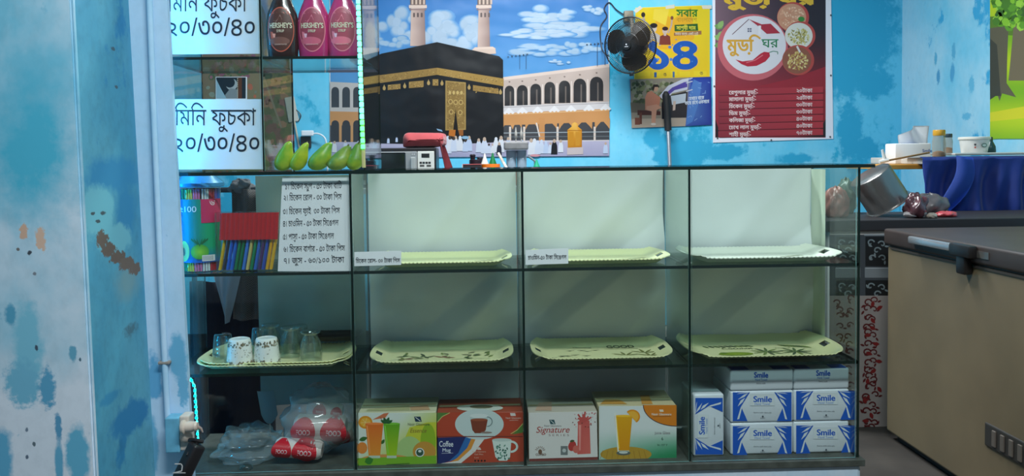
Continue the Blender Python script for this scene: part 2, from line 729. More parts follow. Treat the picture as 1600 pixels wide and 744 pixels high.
def add_stains(m, stains):
    """Worn and damp patches of a wall paint: (centre, radius across, radius up, colour, softness, raggedness)."""
    nt = m.node_tree
    L = nt.links.new
    b = nt.nodes['Principled BSDF']
    src = b.inputs['Base Color'].links[0].from_socket
    tc = nt.nodes.new('ShaderNodeTexCoord')
    def nz(sc, det):
        n = nt.nodes.new('ShaderNodeTexNoise')
        n.inputs['Scale'].default_value = sc
        n.inputs['Detail'].default_value = det
        n.inputs['Roughness'].default_value = .65
        L(tc.outputs['Object'], n.inputs['Vector'])
        q = nt.nodes.new('ShaderNodeMath'); q.operation = 'SUBTRACT'; q.inputs[1].default_value = .5
        L(n.outputs['Fac'], q.inputs[0])
        return q.outputs[0]
    n1, n2 = nz(16, 8), nz(65, 6)
    for c, rx, rz, col, soft, rag in stains:
        sb = nt.nodes.new('ShaderNodeVectorMath'); sb.operation = 'SUBTRACT'; sb.inputs[1].default_value = tuple(c)
        L(tc.outputs['Object'], sb.inputs[0])
        ml = nt.nodes.new('ShaderNodeVectorMath'); ml.operation = 'MULTIPLY'; ml.inputs[1].default_value = (1 / rx, 1 / rx, 1 / rz)
        L(sb.outputs[0], ml.inputs[0])
        ln = nt.nodes.new('ShaderNodeVectorMath'); ln.operation = 'LENGTH'
        L(ml.outputs[0], ln.inputs[0])
        ad = nt.nodes.new('ShaderNodeMath'); ad.operation = 'MULTIPLY_ADD'; ad.inputs[1].default_value = rag
        L(n1 if rx > .055 or rz > .055 else n2, ad.inputs[0]); L(ln.outputs['Value'], ad.inputs[2])
        mr = nt.nodes.new('ShaderNodeMapRange'); mr.inputs['From Min'].default_value = 1 + soft; mr.inputs['From Max'].default_value = 1 - soft
        L(ad.outputs[0], mr.inputs['Value'])
        mx = nt.nodes.new('ShaderNodeMix'); mx.data_type = 'RGBA'
        L(mr.outputs[0], mx.inputs[0]); L(src, mx.inputs[6]); mx.inputs[7].default_value = lin(col)
        src = mx.outputs[2]
    L(src, b.inputs['Base Color'])


def spots(fn, k, rows):
    return [(fn(x, y), rx * k, ry * k, c, so, ra) for x, y, rx, ry, c, so, ra in rows]


kA, kB, kC = 2.1 / F, 2.43 / F, 5.5 / F
DP = (60, 150, 190)
add_stains(M_left, spots(mpY(yA), kA, [
    (44, 546, 22, 60, (120, 190, 214), .30, 2.4), (36, 600, 26, 34, (110, 180, 208), .25, 2.0), (74, 608, 12, 30, (86, 160, 196), .22, 2.0), (16, 492, 8, 16, (80, 158, 190), .25, 1.8), (114, 552, 6, 12, (96, 164, 192), .2, 1.6),
    (91, 668, 5, 22, (84, 152, 190), .25, 2.0), (122, 710, 16, 46, (96, 176, 208), .25, 2.4), (92, 724, 6, 36, (96, 170, 204), .25, 2.0), (6, 716, 14, 44, (92, 170, 206), .25, 2.0), (50, 230, 60, 100, (70, 176, 206), .55, 1.6),
    (37, 362, 6, 11, (200, 168, 146), .12, 2.4), (64, 374, 7, 18, (206, 178, 158), .12, 2.6), (28, 390, 2.4, 2.4, (110, 110, 110), .18, 2.2), (46, 395, 3.4, 4, (60, 70, 80), .18, 2.2), (54, 428, 3, 3, (120, 130, 140), .18, 2.2), (57, 544, 2.6, 4, (60, 80, 100), .18, 2.2),
    (53, 694, 2.2, 3.4, (90, 110, 120), .22, 2.2), (42, 672, 2.6, 3.6, (110, 130, 150), .22, 2.2), (42, 714, 2.6, 3.6, (90, 110, 130), .22, 2.2), (125, 562, 2, 3, (70, 110, 130), .22, 2.2)]))
kr = 2.25 / F
rr = lambda x, y: on_return(x, y)[0]
add_stains(M_ret, [(rr(x, y), rx * k2, ry * kr, c, so, ra) for x, y, rx, ry, c, so, ra, k2 in [
    (176, 272, 40, 26, (54, 138, 182), .3, 2.0, .0042), (196, 330, 14, 44, (54, 138, 182), .3, 1.8, .0042), (155, 330, 20, 40, (112, 182, 198), .12, 1.3, .0042), (180, 375, 22, 24, (112, 182, 198), .12, 1.3, .0042),
    (203, 655, 24, 28, (46, 128, 176), .16, 1.8, .0042), (172, 622, 12, 8, (58, 140, 180), .25, 1.6, .0042), (200, 440, 16, 26, (116, 158, 168), .5, 1.4, .0042),
    (160, 374, 7, 14, (106, 90, 80), .10, 2.2, .0042), (170, 390, 9, 11, (106, 90, 80), .10, 2.2, .0042), (184, 402, 10, 10, (106, 90, 80), .10, 2.2, .0042), (198, 412, 11, 10, (112, 96, 86), .10, 2.2, .0042), (211, 420, 8, 11, (112, 96, 86), .10, 2.2, .0042),
    (161, 333, 3, 3, (70, 84, 90), .2, 2.4, .0042), (145, 334, 2.4, 2.6, (70, 84, 90), .2, 2.4, .0042), (153, 346, 2.6, 2.6, (70, 84, 90), .2, 2.4, .0042), (177, 76, 3, 3, (70, 96, 110), .2, 2.4, .0042), (182, 136, 2.4, 2.4, (70, 96, 110), .2, 2.4, .0042), (205, 515, 8, 8, (76, 120, 136), .5, 3.4, .0042)]])
add_stains(M_pier, spots(mpY(yB2), kB, [(241, 590, 11, 34, (96, 166, 206), .2, 2.2), (276, 560, 13, 32, (104, 174, 208), .2, 2.2), (238, 700, 9, 44, (108, 178, 212), .22, 2.0), (286, 606, 8, 30, (108, 176, 210), .2, 2.0)]))
dc = (40, 160, 200)
add_stains(M_back, spots(mpY(YB), kC, [(1086, 236, 34, 18, dc, .16, 2.2), (1048, 234, 30, 26, dc, .16, 2.2), (1020, 214, 14, 20, dc, .2, 2.0), (1130, 238, 34, 12, dc, .16, 2.2), (1240, 248, 30, 8, dc, .2, 2.0), (1328, 206, 20, 46, dc, .16, 2.0), (1350, 234, 26, 18, dc, .16, 2.2),
    (1340, 40, 66, 90, dc, .18, 1.8), (1364, 130, 34, 24, dc, .18, 2.0), (1320, 110, 26, 46, dc, .2, 1.8)]))
Pr = lambda x, y: at(x, y, 0, XW)
add_stains(M_right, [(Pr(x, y), rx * .0038, ry * 4.6 / F, c, .2, 1.6) for x, y, rx, ry, c in [(1490, 80, 5, 14, (84, 166, 200)), (1462, 92, 4, 12, (84, 166, 200)), (1466, 120, 5, 12, (76, 150, 190)), (1488, 114, 6, 16, (76, 156, 196)), (1518, 132, 7, 14, (96, 176, 208)), (1510, 182, 12, 6, (96, 176, 208))]])

# raised plinth under the showcase
XL, X1, X2, X3, XR = -0.930, -0.385, 0.1175, 0.613, 1.123
ZT, ZS1, ZS2, ZB = 1.075, 0.782, 0.486, 0.191
D = 0.36
bm = NB(); box(bm, XL, 1.13, -0.012, D + .02, 0, 0.170, 0.012)
tag(obj('plinth', bm, wall_mat('plinth_paint', (168, 206, 228), (206, 222, 234), (120, 180, 212), 2.0, 0.45, 0.68, 2.9, 0.1), loc=None), 'low painted pale blue plinth carrying the glass showcase', 'plinth')

# ------------------------------------------------------------------ the showcase
M_shelf = glass('shelf_glass', (0.56, 0.65, 0.635), 1.0)
M_pane = glass('pane_glass', (0.94, 0.965, 0.958), 0.8)
M_topg = glass('top_glass', (0.90, 0.95, 0.93), 0.9)
M_div = glass('divider_glass', (0.86, 0.92, 0.89), 0.9)
M_edge = mat('glass_edge', (14, 34, 30), 0.15, spec=0.6)
M_edge2 = mat('pale_glass_edge', (120, 160, 158), 0.2)
def pane(name, x0, x1, y0, y1, z0, z1, m, parent, edge=None):
    """One sheet of glass: faces clear, ground edges dark green."""
    bm = NB()
    box(bm, x0, x1, y0, y1, z0, z1)
    d = (x1 - x0, y1 - y0, z1 - z0)
    ax = d.index(min(d))
    bm.normal_update()
    for f in bm.faces:
        if abs(f.normal[ax]) < 0.5:
            f.material_index = 1
    return obj(name, bm, [m, edge or M_edge], parent)
SH = thing('glass_showcase', 'long glass showcase of twelve compartments standing on a pale blue plinth', 'showcase', (0.12, D / 2, 0.17))
pane('top_panel', XL - .015, 1.165, -.014, D + .012, ZT - .008, ZT + .002, M_topg, SH)
pane('shelf', XL, XR, 0, D, ZS1 - .009, ZS1, M_shelf, SH)
pane('shelf', XL, XR, 0, D, ZS2 - .009, ZS2, M_shelf, SH)
bm = NB(); box(bm, XL, 1.138, -.02, D + .01, .170, ZB, .002)
obj('bottom_panel', bm, mat('dusty_panel', (70, 76, 70), 0.55, noise=0.3, nscale=25), SH)
for x in (X1, X2, X3):
    for z0, z1 in ((ZB, ZS2 - .009), (ZS2, ZS1 - .009), (ZS1, ZT - .008)):
        pane('divider', x - .0035, x + .0035, .001, D - .002, z0, z1, M_div, SH)
for x in (XL, XR):
    pane('end_pane', x - .004 if x > 0 else x, x + .004, 0, D, ZB, ZT - .008, M_div, SH)
xs = [XL + .005, X1, X2, X3, XR - .005]
for i in range(4):
    pane('front_pane', xs[i] + .005, xs[i + 1] - .005, -.007, -.002, ZB + .002, ZT - .010, M_pane, SH, M_edge2)
# backing sheets with diagonal ridges and a tilted band, shaped to imitate light streaks
M_sheet = mat('backing_sheet_white', (222, 226, 226), 0.75, noise=0.06, nscale=5)
def sheet(x0, x1, y, z0, z1, seed, xb_, zb_):
    bm = NB()
    rs = random.Random(seed)
    cr = [(rs.uniform(.2, .8), rs.uniform(.5, .9), rs.uniform(.006, .013)) for _ in range(3)]
    def fn(u, v):
        x, z = x0 + (x1 - x0) * u, z0 + (z1 - z0) * v
        dy = 0
        for c, s, a in cr:
            t = (x - x0) * s - (z - z0) * .62 + (c - .35)
            dy += a * math.exp(-(t / .035) ** 2)
        dy += .0025 * math.sin(9 * x + 4 * z) + .0015 * math.sin(23 * x - 11 * z)
        t = ((z - zb_) - .8 * (x - x0 - xb_)) / .085 + .5  # band tilted upwards to stand in for a diagonal streak of light
        t = max(0, min(1, t))
        return Vector((x, y - dy - .030 * (1 - t), z))
    grid(bm, fn, 60, 110)
    return bm
for i in (1, 2, 3):
    bm = sheet(xs[i] + .0045, xs[i + 1] - .0045, D - .008, ZB + .004, ZT - .014, i, (0, .40, .26, .26)[i], (0, .67, .69, .64)[i])
    obj('backing_sheet', bm, M_sheet, SH, 'all')
bm = NB()
grid(bm, lambda u, v: Vector((XR - .010 - .004 * math.sin(u * 9), D - .014 - .125 * u, ZB + .30 + (ZT - .016 - ZB - .30) * v)), 16, 8)
obj('backing_flap', bm, mat('backing_flap_white', (205, 214, 196), 0.7), SH, 'all')['label'] = 'sheet edge folded round the showcase end'
# end bay: a greyer sheet that stops short, its lower corner hanging free
bm = NB()
xa, xb = atY(404, 400, D).x, X1 - .01
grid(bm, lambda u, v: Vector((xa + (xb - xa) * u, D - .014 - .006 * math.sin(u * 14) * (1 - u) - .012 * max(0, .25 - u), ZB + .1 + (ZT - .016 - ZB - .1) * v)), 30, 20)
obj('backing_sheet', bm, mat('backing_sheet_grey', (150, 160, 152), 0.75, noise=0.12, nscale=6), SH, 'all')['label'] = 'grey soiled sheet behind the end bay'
bm = NB()
xc = atY(404, 600, D).x
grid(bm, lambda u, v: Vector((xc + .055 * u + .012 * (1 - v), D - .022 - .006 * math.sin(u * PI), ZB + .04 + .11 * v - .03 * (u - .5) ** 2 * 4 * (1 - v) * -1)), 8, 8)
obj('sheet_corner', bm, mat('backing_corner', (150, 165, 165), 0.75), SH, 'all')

# ------------------------------------------------------------------ the small case standing on the showcase
UC = thing('countertop_display_case', 'small glass display case standing on the end of the long showcase', 'display case', (-.61, .2, ZT + .002))
UX0, UX1, UD, UZ, UM = XL, -.345, .40, 1.410, -.633
UT = 1.76
pane('shelf', UX0, UX1, .002, UD, UZ - .008, UZ, M_topg, UC)
pane('top_panel', UX0, UX1 + .004, 0, UD, UT, UT + .008, M_topg, UC)
pane('end_pane', UX1, UX1 + .005, 0, UD, ZT + .003, UT, M_div, UC)
pane('end_pane', UX0 - .004, UX0, 0, UD, ZT + .003, UT, M_div, UC)
for z0, z1 in ((ZT + .003, UZ - .008), (UZ, UT)):
    pane('divider', UM - .003, UM + .003, .001, UD, z0, z1, M_div, UC)
pane('front_pane', UX0, UM - .004, -.006, -.002, ZT + .004, UT, M_pane, UC, M_edge2)
pane('front_pane', UM + .004, UX1, -.006, -.002, ZT + .004, UT, M_pane, UC, M_edge2)

# ------------------------------------------------------------------ LED strips
def led_strip(name, label, path, colf, sw, chip=.0075, every=.0145, glow=14, dark=0):
    t = thing(name, label, 'LED strip', path[0])
    bm = NB()
    tube(bm, path, sw, 6)
    obj('carrier', bm, mat('led_carrier', (196, 190, 130), 0.5), t)
    P = [Vector(p) for p in path]
    tot = sum((b - a).length for a, b in zip(P, P[1:]))
    n = min(int(tot / every), 98)
    for k in range(n):
        s = (k + .5) / n * tot
        if s < dark:
            continue
        for a, b in zip(P, P[1:]):
            l = (b - a).length
            if s <= l:
                p = a + (b - a) * (s / l)
                break
            s -= l
        m = colf((k + .5) / n)
        bm = NB()
        box(bm, p.x - chip * .55, p.x + chip * .55, p.y - sw - .003, p.y - sw + .001, p.z - chip * .6, p.z + chip * .6, .001, seg=1)
        obj('diode', bm, m, t)
    return t
E_cy = emit('led_cyan', (.08, .95, .80), 6)
E_gr = emit('led_green', (.05, 1.0, .12), 6)
E_bl = emit('led_blue', (.0, .40, 1.0), 480)
E_b2 = emit('led_azure', (.0, .46, 1.0), 150)
ps = [atY(568.5, 262, -.012), atY(560, 0, -.012)]
d_ = (ps[1] - ps[0]).normalized()
ps.append(ps[1] + d_ * .16)
led_strip('led_strip', 'lit cyan and green LED strip on the corner of the small case', ps, lambda t: E_gr if t < .21 else E_cy, .006, chip=.0105, every=.0172, dark=.045)
pb = [atY(310, 690, .012), atY(304.5, 604, .012)]
pb += [Vector((XL + .016, .012, .58)), Vector((XL + .016, .012, 1.06))]
led_strip('led_strip', 'lit blue LED strip hanging in the showcase end beside the pier', pb, lambda t: E_b2, .003, chip=.005, every=.016)
pc = [Vector((XL + .014, .012, 1.09)), Vector((XL + .010, .012, 1.74))]
led_strip('led_strip', 'lit blue LED strip in the small case behind the pier', pc, lambda t: E_bl, .003, chip=.005, every=.016)

# ------------------------------------------------------------------ trays, cups and glasses in the showcase
M_tray = mat('tray_melamine', (240, 240, 182), 0.3, coat=0.3)
def tray_bm(L, Wd, flare=1.0):
    bm = NB()
    NU, NV = 96, 24
    def ss(x):
        x = max(0, min(1, x))
        return x * x * (3 - 2 * x)
    def fn(a, b):
        u, v = a * 2 - 1, b * 2 - 1
        x = L / 2 * u * (1 - .13 * abs(v) ** 3)
        y = Wd / 2 * v * (1 - .05 * abs(u) ** 4)
        hu, hv = ss((abs(u) - .74) / .26), ss((abs(v) - .66) / .34)
        z = .003 + max(.021 * flare * hu, .017 * hv) + .002 * hu * hv
        if abs(v) > .999:
            z += .0013 * math.cos(a * NU * PI / 1.5)
            y *= 1 + .006 * math.cos(a * NU * PI / 1.5)
        return Vector((x, y, z))
    def hole(a, b):
        return abs(abs(a * 2 - 1) - .90) < .045 and abs(b * 2 - 1) < .19
    grid(bm, fn, NU, NV, hole=hole)
    bmesh.ops.recalc_face_normals(bm, faces=bm.faces[:])
    solid(bm, .0028)
    return bm
def tray(label, cx, cy, z, L, Wd, deco=None, m=None, group='serving trays in the showcase', flare=1.0):
    t = thing('serving_tray', label, 'tray', (cx, cy, z), group)
    bm = tray_bm(L, Wd, flare)
    zmin = min(v.co.z for v in bm.verts)
    ztop = max(v.co.z for v in bm.verts if abs(v.co.x) < L * .2 and abs(v.co.y) < Wd * .2) - zmin
    bmesh.ops.translate(bm, verts=bm.verts, vec=(cx, cy, z - zmin + .0002))
    obj('tray_body', bm, m or M_tray, t, True)
    if deco:
        pr = Print(lambda x, y: Vector((cx + x, cy + y, z + ztop)), (0, 0, 1), base=.0012)
        deco(pr)
        pr.done('printed_motif', PB, t)['label'] = 'motif printed on the tray bed'
    return t
def leaf(p, x, y, l, w, a, c):
    ca, sa = math.cos(a), math.sin(a)
    pts = []
    for u, v in ((0, 0), (.25, .8), (.55, 1), (.8, .6), (1, 0), (.8, -.6), (.55, -1), (.25, -.8)):
        X, Y_ = u * l, v * w / 2
        pts.append((x + X * ca - Y_ * sa, y + X * sa + Y_ * ca))
    p.poly(pts, c)
GR = [(92, 118, 70), (120, 142, 74), (70, 92, 64)]
def deco_flowers(p):
    for cx, n, c in ((-.115, 9, (150, 118, 96)), (-.06, 6, (96, 112, 80)), (.01, 8, (150, 112, 88)), (.085, 8, (110, 116, 84)), (.14, 4, (90, 112, 70))):
        for k in range(n):
            leaf(p, cx + random.uniform(-.01, .01), random.uniform(-.055, .02), random.uniform(.02, .045), .010, random.uniform(0, 6.28), random.choice(GR + [c, c]))
    p.line([(-.16, -.06), (-.1, -.035), (-.04, -.05)], .002, (110, 128, 80))
    p.line([(.03, -.06), (.08, -.05), (.15, -.058)], .002, (110, 128, 80))
def deco_good(p):
    p.text('GOOD', .03, .052, -.055, (70, 84, 60), w=.09, bold=.03)
    p.line([(.02, .038), (.13, .040)], .003, (112, 120, 84))
    p.text('Morning', -.08, .06, -.022, (120, 124, 90), w=.06)
    for k in range(10):
        x, y = random.uniform(-.16, -.01), random.uniform(-.07, .03)
        p.line([(x - .012, y + .004), (x, y), (x + .014, y + .005)], .0025, (88, 96, 72))
        p.ell(x, y, .006, .0035, (96, 104, 78))
    for x, y in ((.075, -.05), (.14, -.02), (.15, -.06)):
        for a in (.3, 1.0, 1.8, 2.6):
            leaf(p, x, y, .05, .007, a, (120, 124, 62))
def deco_palm(p):
    for k in range(9):
        leaf(p, -.16 + k * .017, .055, .035, .012, -1.2 + .05 * k, random.choice(GR))
        leaf(p, .085 + k * .009, .058 - k * .003, .04, .010, -1.0, random.choice(GR))
    p.ell(-.085, -.062, .055, .022, (150, 170, 40), c2=(122, 150, 40))
    p.ell(-.12, -.05, .012, .009, (96, 124, 40))
    for cx, cy in ((.02, -.04), (.11, -.045)):
        for k in range(9):
            leaf(p, cx, cy, .055, .009, k * .7, random.choice(GR))
    p.text('Coconut', -.11, .0, -.034, (96, 108, 70), w=.10, bold=.01)
    p.text('Tropical', .06, .0, -.02, (120, 130, 90), w=.05)
def deco_plain(p):
    for k in range(4):
        leaf(p, .10 + .02 * k, -.02 + .01 * k, .03, .010, 2.6, (126, 132, 84))
    p.line([(-.05, -.05), (.0, -.055), (.12, -.05)], .0025, (140, 140, 110))
# middle row
tray('cream scalloped tray with brown and green flower print, middle shelf of the second bay', -.1315, .165, ZS2, .445, .285, deco_flowers)
tray('cream scalloped tray printed GOOD with bamboo twigs, middle shelf of the third bay', .366, .165, ZS2, .440, .285, deco_good)
tray('larger cream tray with green palm leaf and mango print under the last shelf', .868, .165, ZS2, .490, .315, deco_palm, flare=1.15)
# upper row
tray('plain cream scalloped tray on the upper shelf of the second bay', -.125, .165, ZS1, .43, .285, deco_plain)
tray('cream tray with a thin greenish edge, upper shelf of the third bay', .360, .165, ZS1, .44, .285, deco_plain)
tray('white tray with flared ends on the upper shelf beside the steel pot', .866, .165, ZS1, .490, .300, deco_plain, mat('tray_white', (236, 238, 222), .3), flare=1.1)
# end bay: two nested trays and a dark one at the back
tray('lower cream tray of the nested pair under the upturned cups', -.638, .150, ZS2, .468, .27)
tray('upper cream tray of the nested pair carrying the upturned cups and glasses', -.636, .152, ZS2 + .0052, .455, .255)
tray('dark brown tray leaning in the back corner beside the clear glasses', -.478, .285, ZS2 + .036, .16, .10, None, mat('tray_dark', (44, 38, 36), .35), 'dark tray', .7)
M_tum = glass('tumbler_glass', (.86, .90, .89), 3.6, .04)
ZC = ZS2 + .0052 + .0062
def cup(x, y, label, seed):
    t = thing('upturned_cup', label, 'cup', (x, y, ZC), 'floral cups on the nested trays')
    bm = NB()
    prof = [(.0395, 0), (.040, .002), (.0385, .02), (.035, .055), (.0325, .074), (.030, .079), (.026, .080), (.025, .0785), (.0, .0785)]
    lathe(bm, prof[:-1], (x, y, ZC), 32)
    obj('cup_body', bm, mat('cup_ceramic', (238, 240, 232), .2), t, True)
    random.seed(seed)
    def mp(a, z):
        a = a / .036
        k = min(max(z, 0), .078) / .078
        r = .040 - .0075 * k
        return Vector((x + r * math.sin(a), y - r * math.cos(a), ZC + z))
    pr = Print(mp, lambda a, z: (math.sin(a / .036), -math.cos(a / .036), .1), base=.0008)
    for k in range(130):
        a, z = random.uniform(-.060, .060), random.choice([random.uniform(.004, .016), random.uniform(.06, .074), random.uniform(.01, .07)])
        big = z < .018 or z > .058
        c = random.choice([(120, 108, 84), (140, 128, 100), (104, 104, 90), (160, 146, 116)])
        pr.ell(a, z, (.0026 if big else .0015), (.0021 if big else .0011), c, 7, random.random() * 3)
    pr.done('floral_print', PB, t)
    return t
cup(atY(375, 560, .06).x, .06, 'white upturned cup with brown flower print, lit blue on its side', 3)
cup(atY(417, 560, .065).x, .065, 'white upturned cup with brown flower print beside the clear glasses', 4)
def tumbler_bm(x, y, z, r=.033, h=.088, foot=False):
    bm = NB()
    R = [(r, 0), (r, .002), (r * .93, h * .4), (r * .80, h * .85), (r * .76, h * .96), (r * .70, h)]
    if foot:
        R = [(r, 0), (r * 1.02, h * .25), (r * .92, h * .6), (r * .6, h * .82), (r * .55, h * .88), (r * .88, h * .93), (r * .90, h * .97), (r * .8, h)]
    lathe(bm, R, (x, y, z), 28, close=False)
    bm.faces.new([v for v in bm.verts][-28:])
    q = [(r * .72 if not foot else r * .5, h - .012), (r * .85, h * .4), (r * .94, 0)]
    lathe(bm, q, (x, y, z), 28, close=False)
    return bm
for px, yy, r, foot, lab in ((349, .10, .033, False, 'clear upturned glass lit blue at the end of the tray row'), (407, .19, .03, False, 'clear upturned glass standing behind the two floral cups'),
                             (455, .17, .034, True, 'clear upturned footed glass next to the second floral cup'), (486, .10, .034, True, 'clear upturned footed glass, last of the row on the nested trays'),
                             (424, .215, .031, True, 'clear upturned footed glass at the back of the nested trays'), (470, .225, .030, False, 'small clear upturned glass between the two footed glasses')):
    p = atY(px, 560, yy)
    o = obj('upturned_glass', tumbler_bm(p.x, yy, ZC, r, .086 if not foot else .092, foot), M_tum, None, 'all', (p.x, yy, ZC))
    tag(o, lab, 'glass', 'clear glasses on the nested trays')

# ------------------------------------------------------------------ paper signs and labels
M_paper = mat('white_paper', (236, 238, 240), 0.7)
INK = (24, 30, 44)
def paper(name, label, corners, y, cat, draw, gr=None, th=.0008, tilt=0.0, col=None):
    """A sheet whose corners (photo pixels: top left, top right, bottom right, bottom left) lie on the plane Y = y."""
    P = [atY(px, py, y) for px, py in corners]
    c = (P[2] + P[3]) / 2
    bm = NB()
    hexa(bm, [P[3], P[2], P[2] + Vector((0, th, 0)), P[3] + Vector((0, th, 0)), P[0], P[1], P[1] + Vector((0, th, 0)), P[0] + Vector((0, th, 0))])
    o = obj(name, bm, col or M_paper, None, False, c)
    tag(o, label, cat, gr)
    pr = Print(mpY(y), NY, base=.0008)
    draw(pr)
    pr.done('printed_text', PM, o)
    return o
def d1(p):
    p.text('মিনি ফুচকা', 262, 18, 41, INK, w=124, bold=.004)
    p.text('২০/৩০/৪০', 258, 56, 41, INK, w=140, bold=.006)
paper('price_sign', 'white sign with large dark lettering on the shelf of the small case', [(262, -45), (403, -45), (406, 84), (266, 85)], .055, 'sign', d1, 'paper price signs in the small case')
def d2(p):
    p.text('মিনি ফুচকা', 273, 196, 39, INK, w=127, bold=.004)
    p.text('২০/৩০/৪০', 268, 237, 41, INK, w=137, bold=.006)
paper('price_sign', 'white sign with large dark lettering standing on the showcase top', [(272, 155), (410, 155), (411, 264.5), (275, 265)], .055, 'sign', d2, 'paper price signs in the small case')
def d3(p):
    L = [('১। চিকেন স্যুপ - ৫০ টাকা বাটি', 445, 296, 89), ('২। চিকেন রোল - ৩০ টাকা পিস', 443, 313.5, 91), ('৩। চিকেন ফ্রাই  ৩০ টাকা পিস', 442, 335, 89), ('৪। চাওমিন - ৫০ টাকা সিঙ্গেল', 442, 354, 87),
         ('৫। পাস্তা - ৫০ টাকা সিঙ্গেল', 442, 374.5, 80), ('৬। চিকেন বার্গার - ৫০ টাকা পিস', 443, 394, 96), ('৭। জুস - ৬০/১০০ টাকা', 443, 412, 95)]
    for s, x, y, w in L:
        p.text(s, x, y, 13.5, INK, w=w, slope=-.02)
paper('menu_sheet', 'white paper menu of seven lines hung inside the end bay', [(441, 277), (548, 277), (548.5, 424), (434, 424)], .014, 'menu', d3)
paper('price_label', 'small white paper label propped before the tray in the second bay', [(553.5, 394), (627, 392), (627, 414), (553.5, 416)], .006, 'label',
      lambda p: p.text('চিকেন রোল- ৩০ টাকা পিস', 556, 411, 9.5, INK, w=69, bold=.008, slope=-.015), 'price labels on the upper shelf')
paper('price_label', 'small white paper label propped before the tray in the third bay', [(821, 391), (888, 388), (888, 412), (821, 414)], .006, 'label',
      lambda p: p.text('চাওমিন-৫০ টাকা সিঙ্গেল', 825, 406, 9.5, INK, w=60, bold=.008, slope=-.02), 'price labels on the upper shelf')

# ------------------------------------------------------------------ drinking straws in the end bay
SCOL = [(40, 110, 210), (30, 140, 80), (220, 190, 30), (230, 120, 160), (240, 240, 235), (200, 50, 60), (120, 90, 180), (60, 190, 210)]
def straw_m(c):
    return mat('straw_%d_%d_%d' % c, c, .35)
px0, px1 = 284, 347
cc = atY((px0 + px1) / 2, 428, .085)
cr = .060
t = thing('straw_canister', 'tall plastic canister of straws with blue lid and fruit label', 'canister', (cc.x, .085, ZS1))
zc = ZS1 + .001
bm = NB(); lathe(bm, [(cr, zc), (cr, zc + .262)], (cc.x, .085, 0), 36, close=False); obj('canister_wall', bm, glass('canister_plastic', (.88, .93, .95), 1.5, .1), t, 'all')
bm = NB(); lathe(bm, [(cr + .006, zc + .250), (cr + .011, zc + .252), (cr + .011, zc + .262), (cr - .005, zc + .276), (cr - .012, zc + .286), (.02, zc + .288)], (cc.x, .085, 0), 36); obj('lid', bm, mat('canister_lid', (70, 150, 205), .3), t, True)
random.seed(11)
for k in range(60):
    a = 2 * PI * k / 44 if k < 44 else random.random() * 6.28
    r = cr - .007 if k < 44 else random.uniform(.0, .045)
    x, y = cc.x + r * math.cos(a), .085 + r * math.sin(a)
    bm = NB(); tube(bm, [(x, y, zc + .002), (x + random.uniform(-.002, .002), y, zc + .245)], .0032, 6)
    obj('straw', bm, straw_m(SCOL[(k // 3) % 8]), t, True)
def mpc(a, z):
    return Vector((cc.x + cr * math.sin(a), .085 - cr * math.cos(a), zc + z))
pr = Print(mpc, lambda a, z: (math.sin(a), -math.cos(a), 0), base=.0012, rings=3)
bl, gn, cy = (20, 96, 190), (24, 160, 110), (30, 120, 200)
pr.grad(-1.5, .028, 1.5, .215, lambda u, v: tuple(bl[i] + (gn[i] - bl[i]) * max(0, min(1, (u - .15) * 1.8 * (1 if v > .25 else v * 4))) for i in range(3)), 24, 8)
pr.h += .0014
pr.grad(.35, .145, 1.5, .215, lambda u, v: (196, 50, 92), 8, 2)
pr.text('±100', -.80, .178, -.024, (225, 235, 240), w=.95)
pr.text('ড', .75, .196, -.022, (230, 240, 240), w=.3)
for k in range(6):
    pr.line([(-1.05, .165 - k * .010), (-.7, .165 - k * .010)], .0022, (190, 215, 230))
pr.ell(-.55, .062, .32, .031, (150, 120, 70), c2=(150, 200, 120))
pr.ell(-.55, .060, .09, .012, (88, 64, 50))
pr.ell(.25, .060, .42, .022, (150, 205, 60), c2=(70, 160, 60))
for k in range(7):
    pr.line([(.25, .078), (.25 + (k - 3) * .13, .098)], .006, (30, 110, 70))
pr.h += .0012
pr.grad(.35, .032, .95, .050, lambda u, v: (225, 230, 230), 4, 1)
for k in range(9):
    pr.line([(.40 + k * .055, .034), (.40 + k * .055, .048)], .0001 + .02, (60, 70, 80))
pr.done('label_print', PB, t)['label'] = 'blue and green printed wrap with kiwi and fruit'
# flat packet of straws under a red header band
px0, px1 = 349, 434
xa, xb = atY(347, 428, .05).x, atY(434, 428, .05).x
t = thing('straw_packet', 'clear packet of coloured straws with a wide red band', 'packet', ((xa + xb) / 2, .05, ZS1))
random.seed(5)
PC = [(230, 190, 40), (60, 60, 70), (40, 100, 210), (40, 110, 215), (30, 130, 80), (20, 120, 70), (70, 130, 220), (220, 200, 120), (30, 140, 90), (60, 110, 200), (90, 60, 110), (60, 90, 190), (230, 170, 30), (235, 180, 40)]
for row in range(2):
    for k in range(14):
        x = xa + .006 + (xb - xa - .014) * k / 13
        y = .046 + row * .010
        bm = NB(); tube(bm, [(x - .012, y, ZS1 + .004), (x + .004, y, ZS1 + .088), (x + .010, y, ZS1 + .168)], .0042, 6)
        obj('straw', bm, straw_m(PC[k]), t, True)
bm = NB()
def band(u, v):
    x = xa + (xb - xa + .008) * u - .002 + .006 * v
    return Vector((x, .036 - .0022 * abs(math.sin(u * 13 * PI)), ZS1 + .094 + .080 * v))
grid(bm, band, 60, 6)
obj('header_band', bm, mat('red_band', (196, 40, 44), .25, coat=.5), t, 'all')['label'] = 'red band of the straw packet'
bm = NB()
box(bm, xa - .014, xb + .012, .034, .064, ZS1 + .0015, ZS1 + .176, .004)
obj('wrapper', bm, glass('packet_film', (.92, .93, .93), 1.6, .12), t)

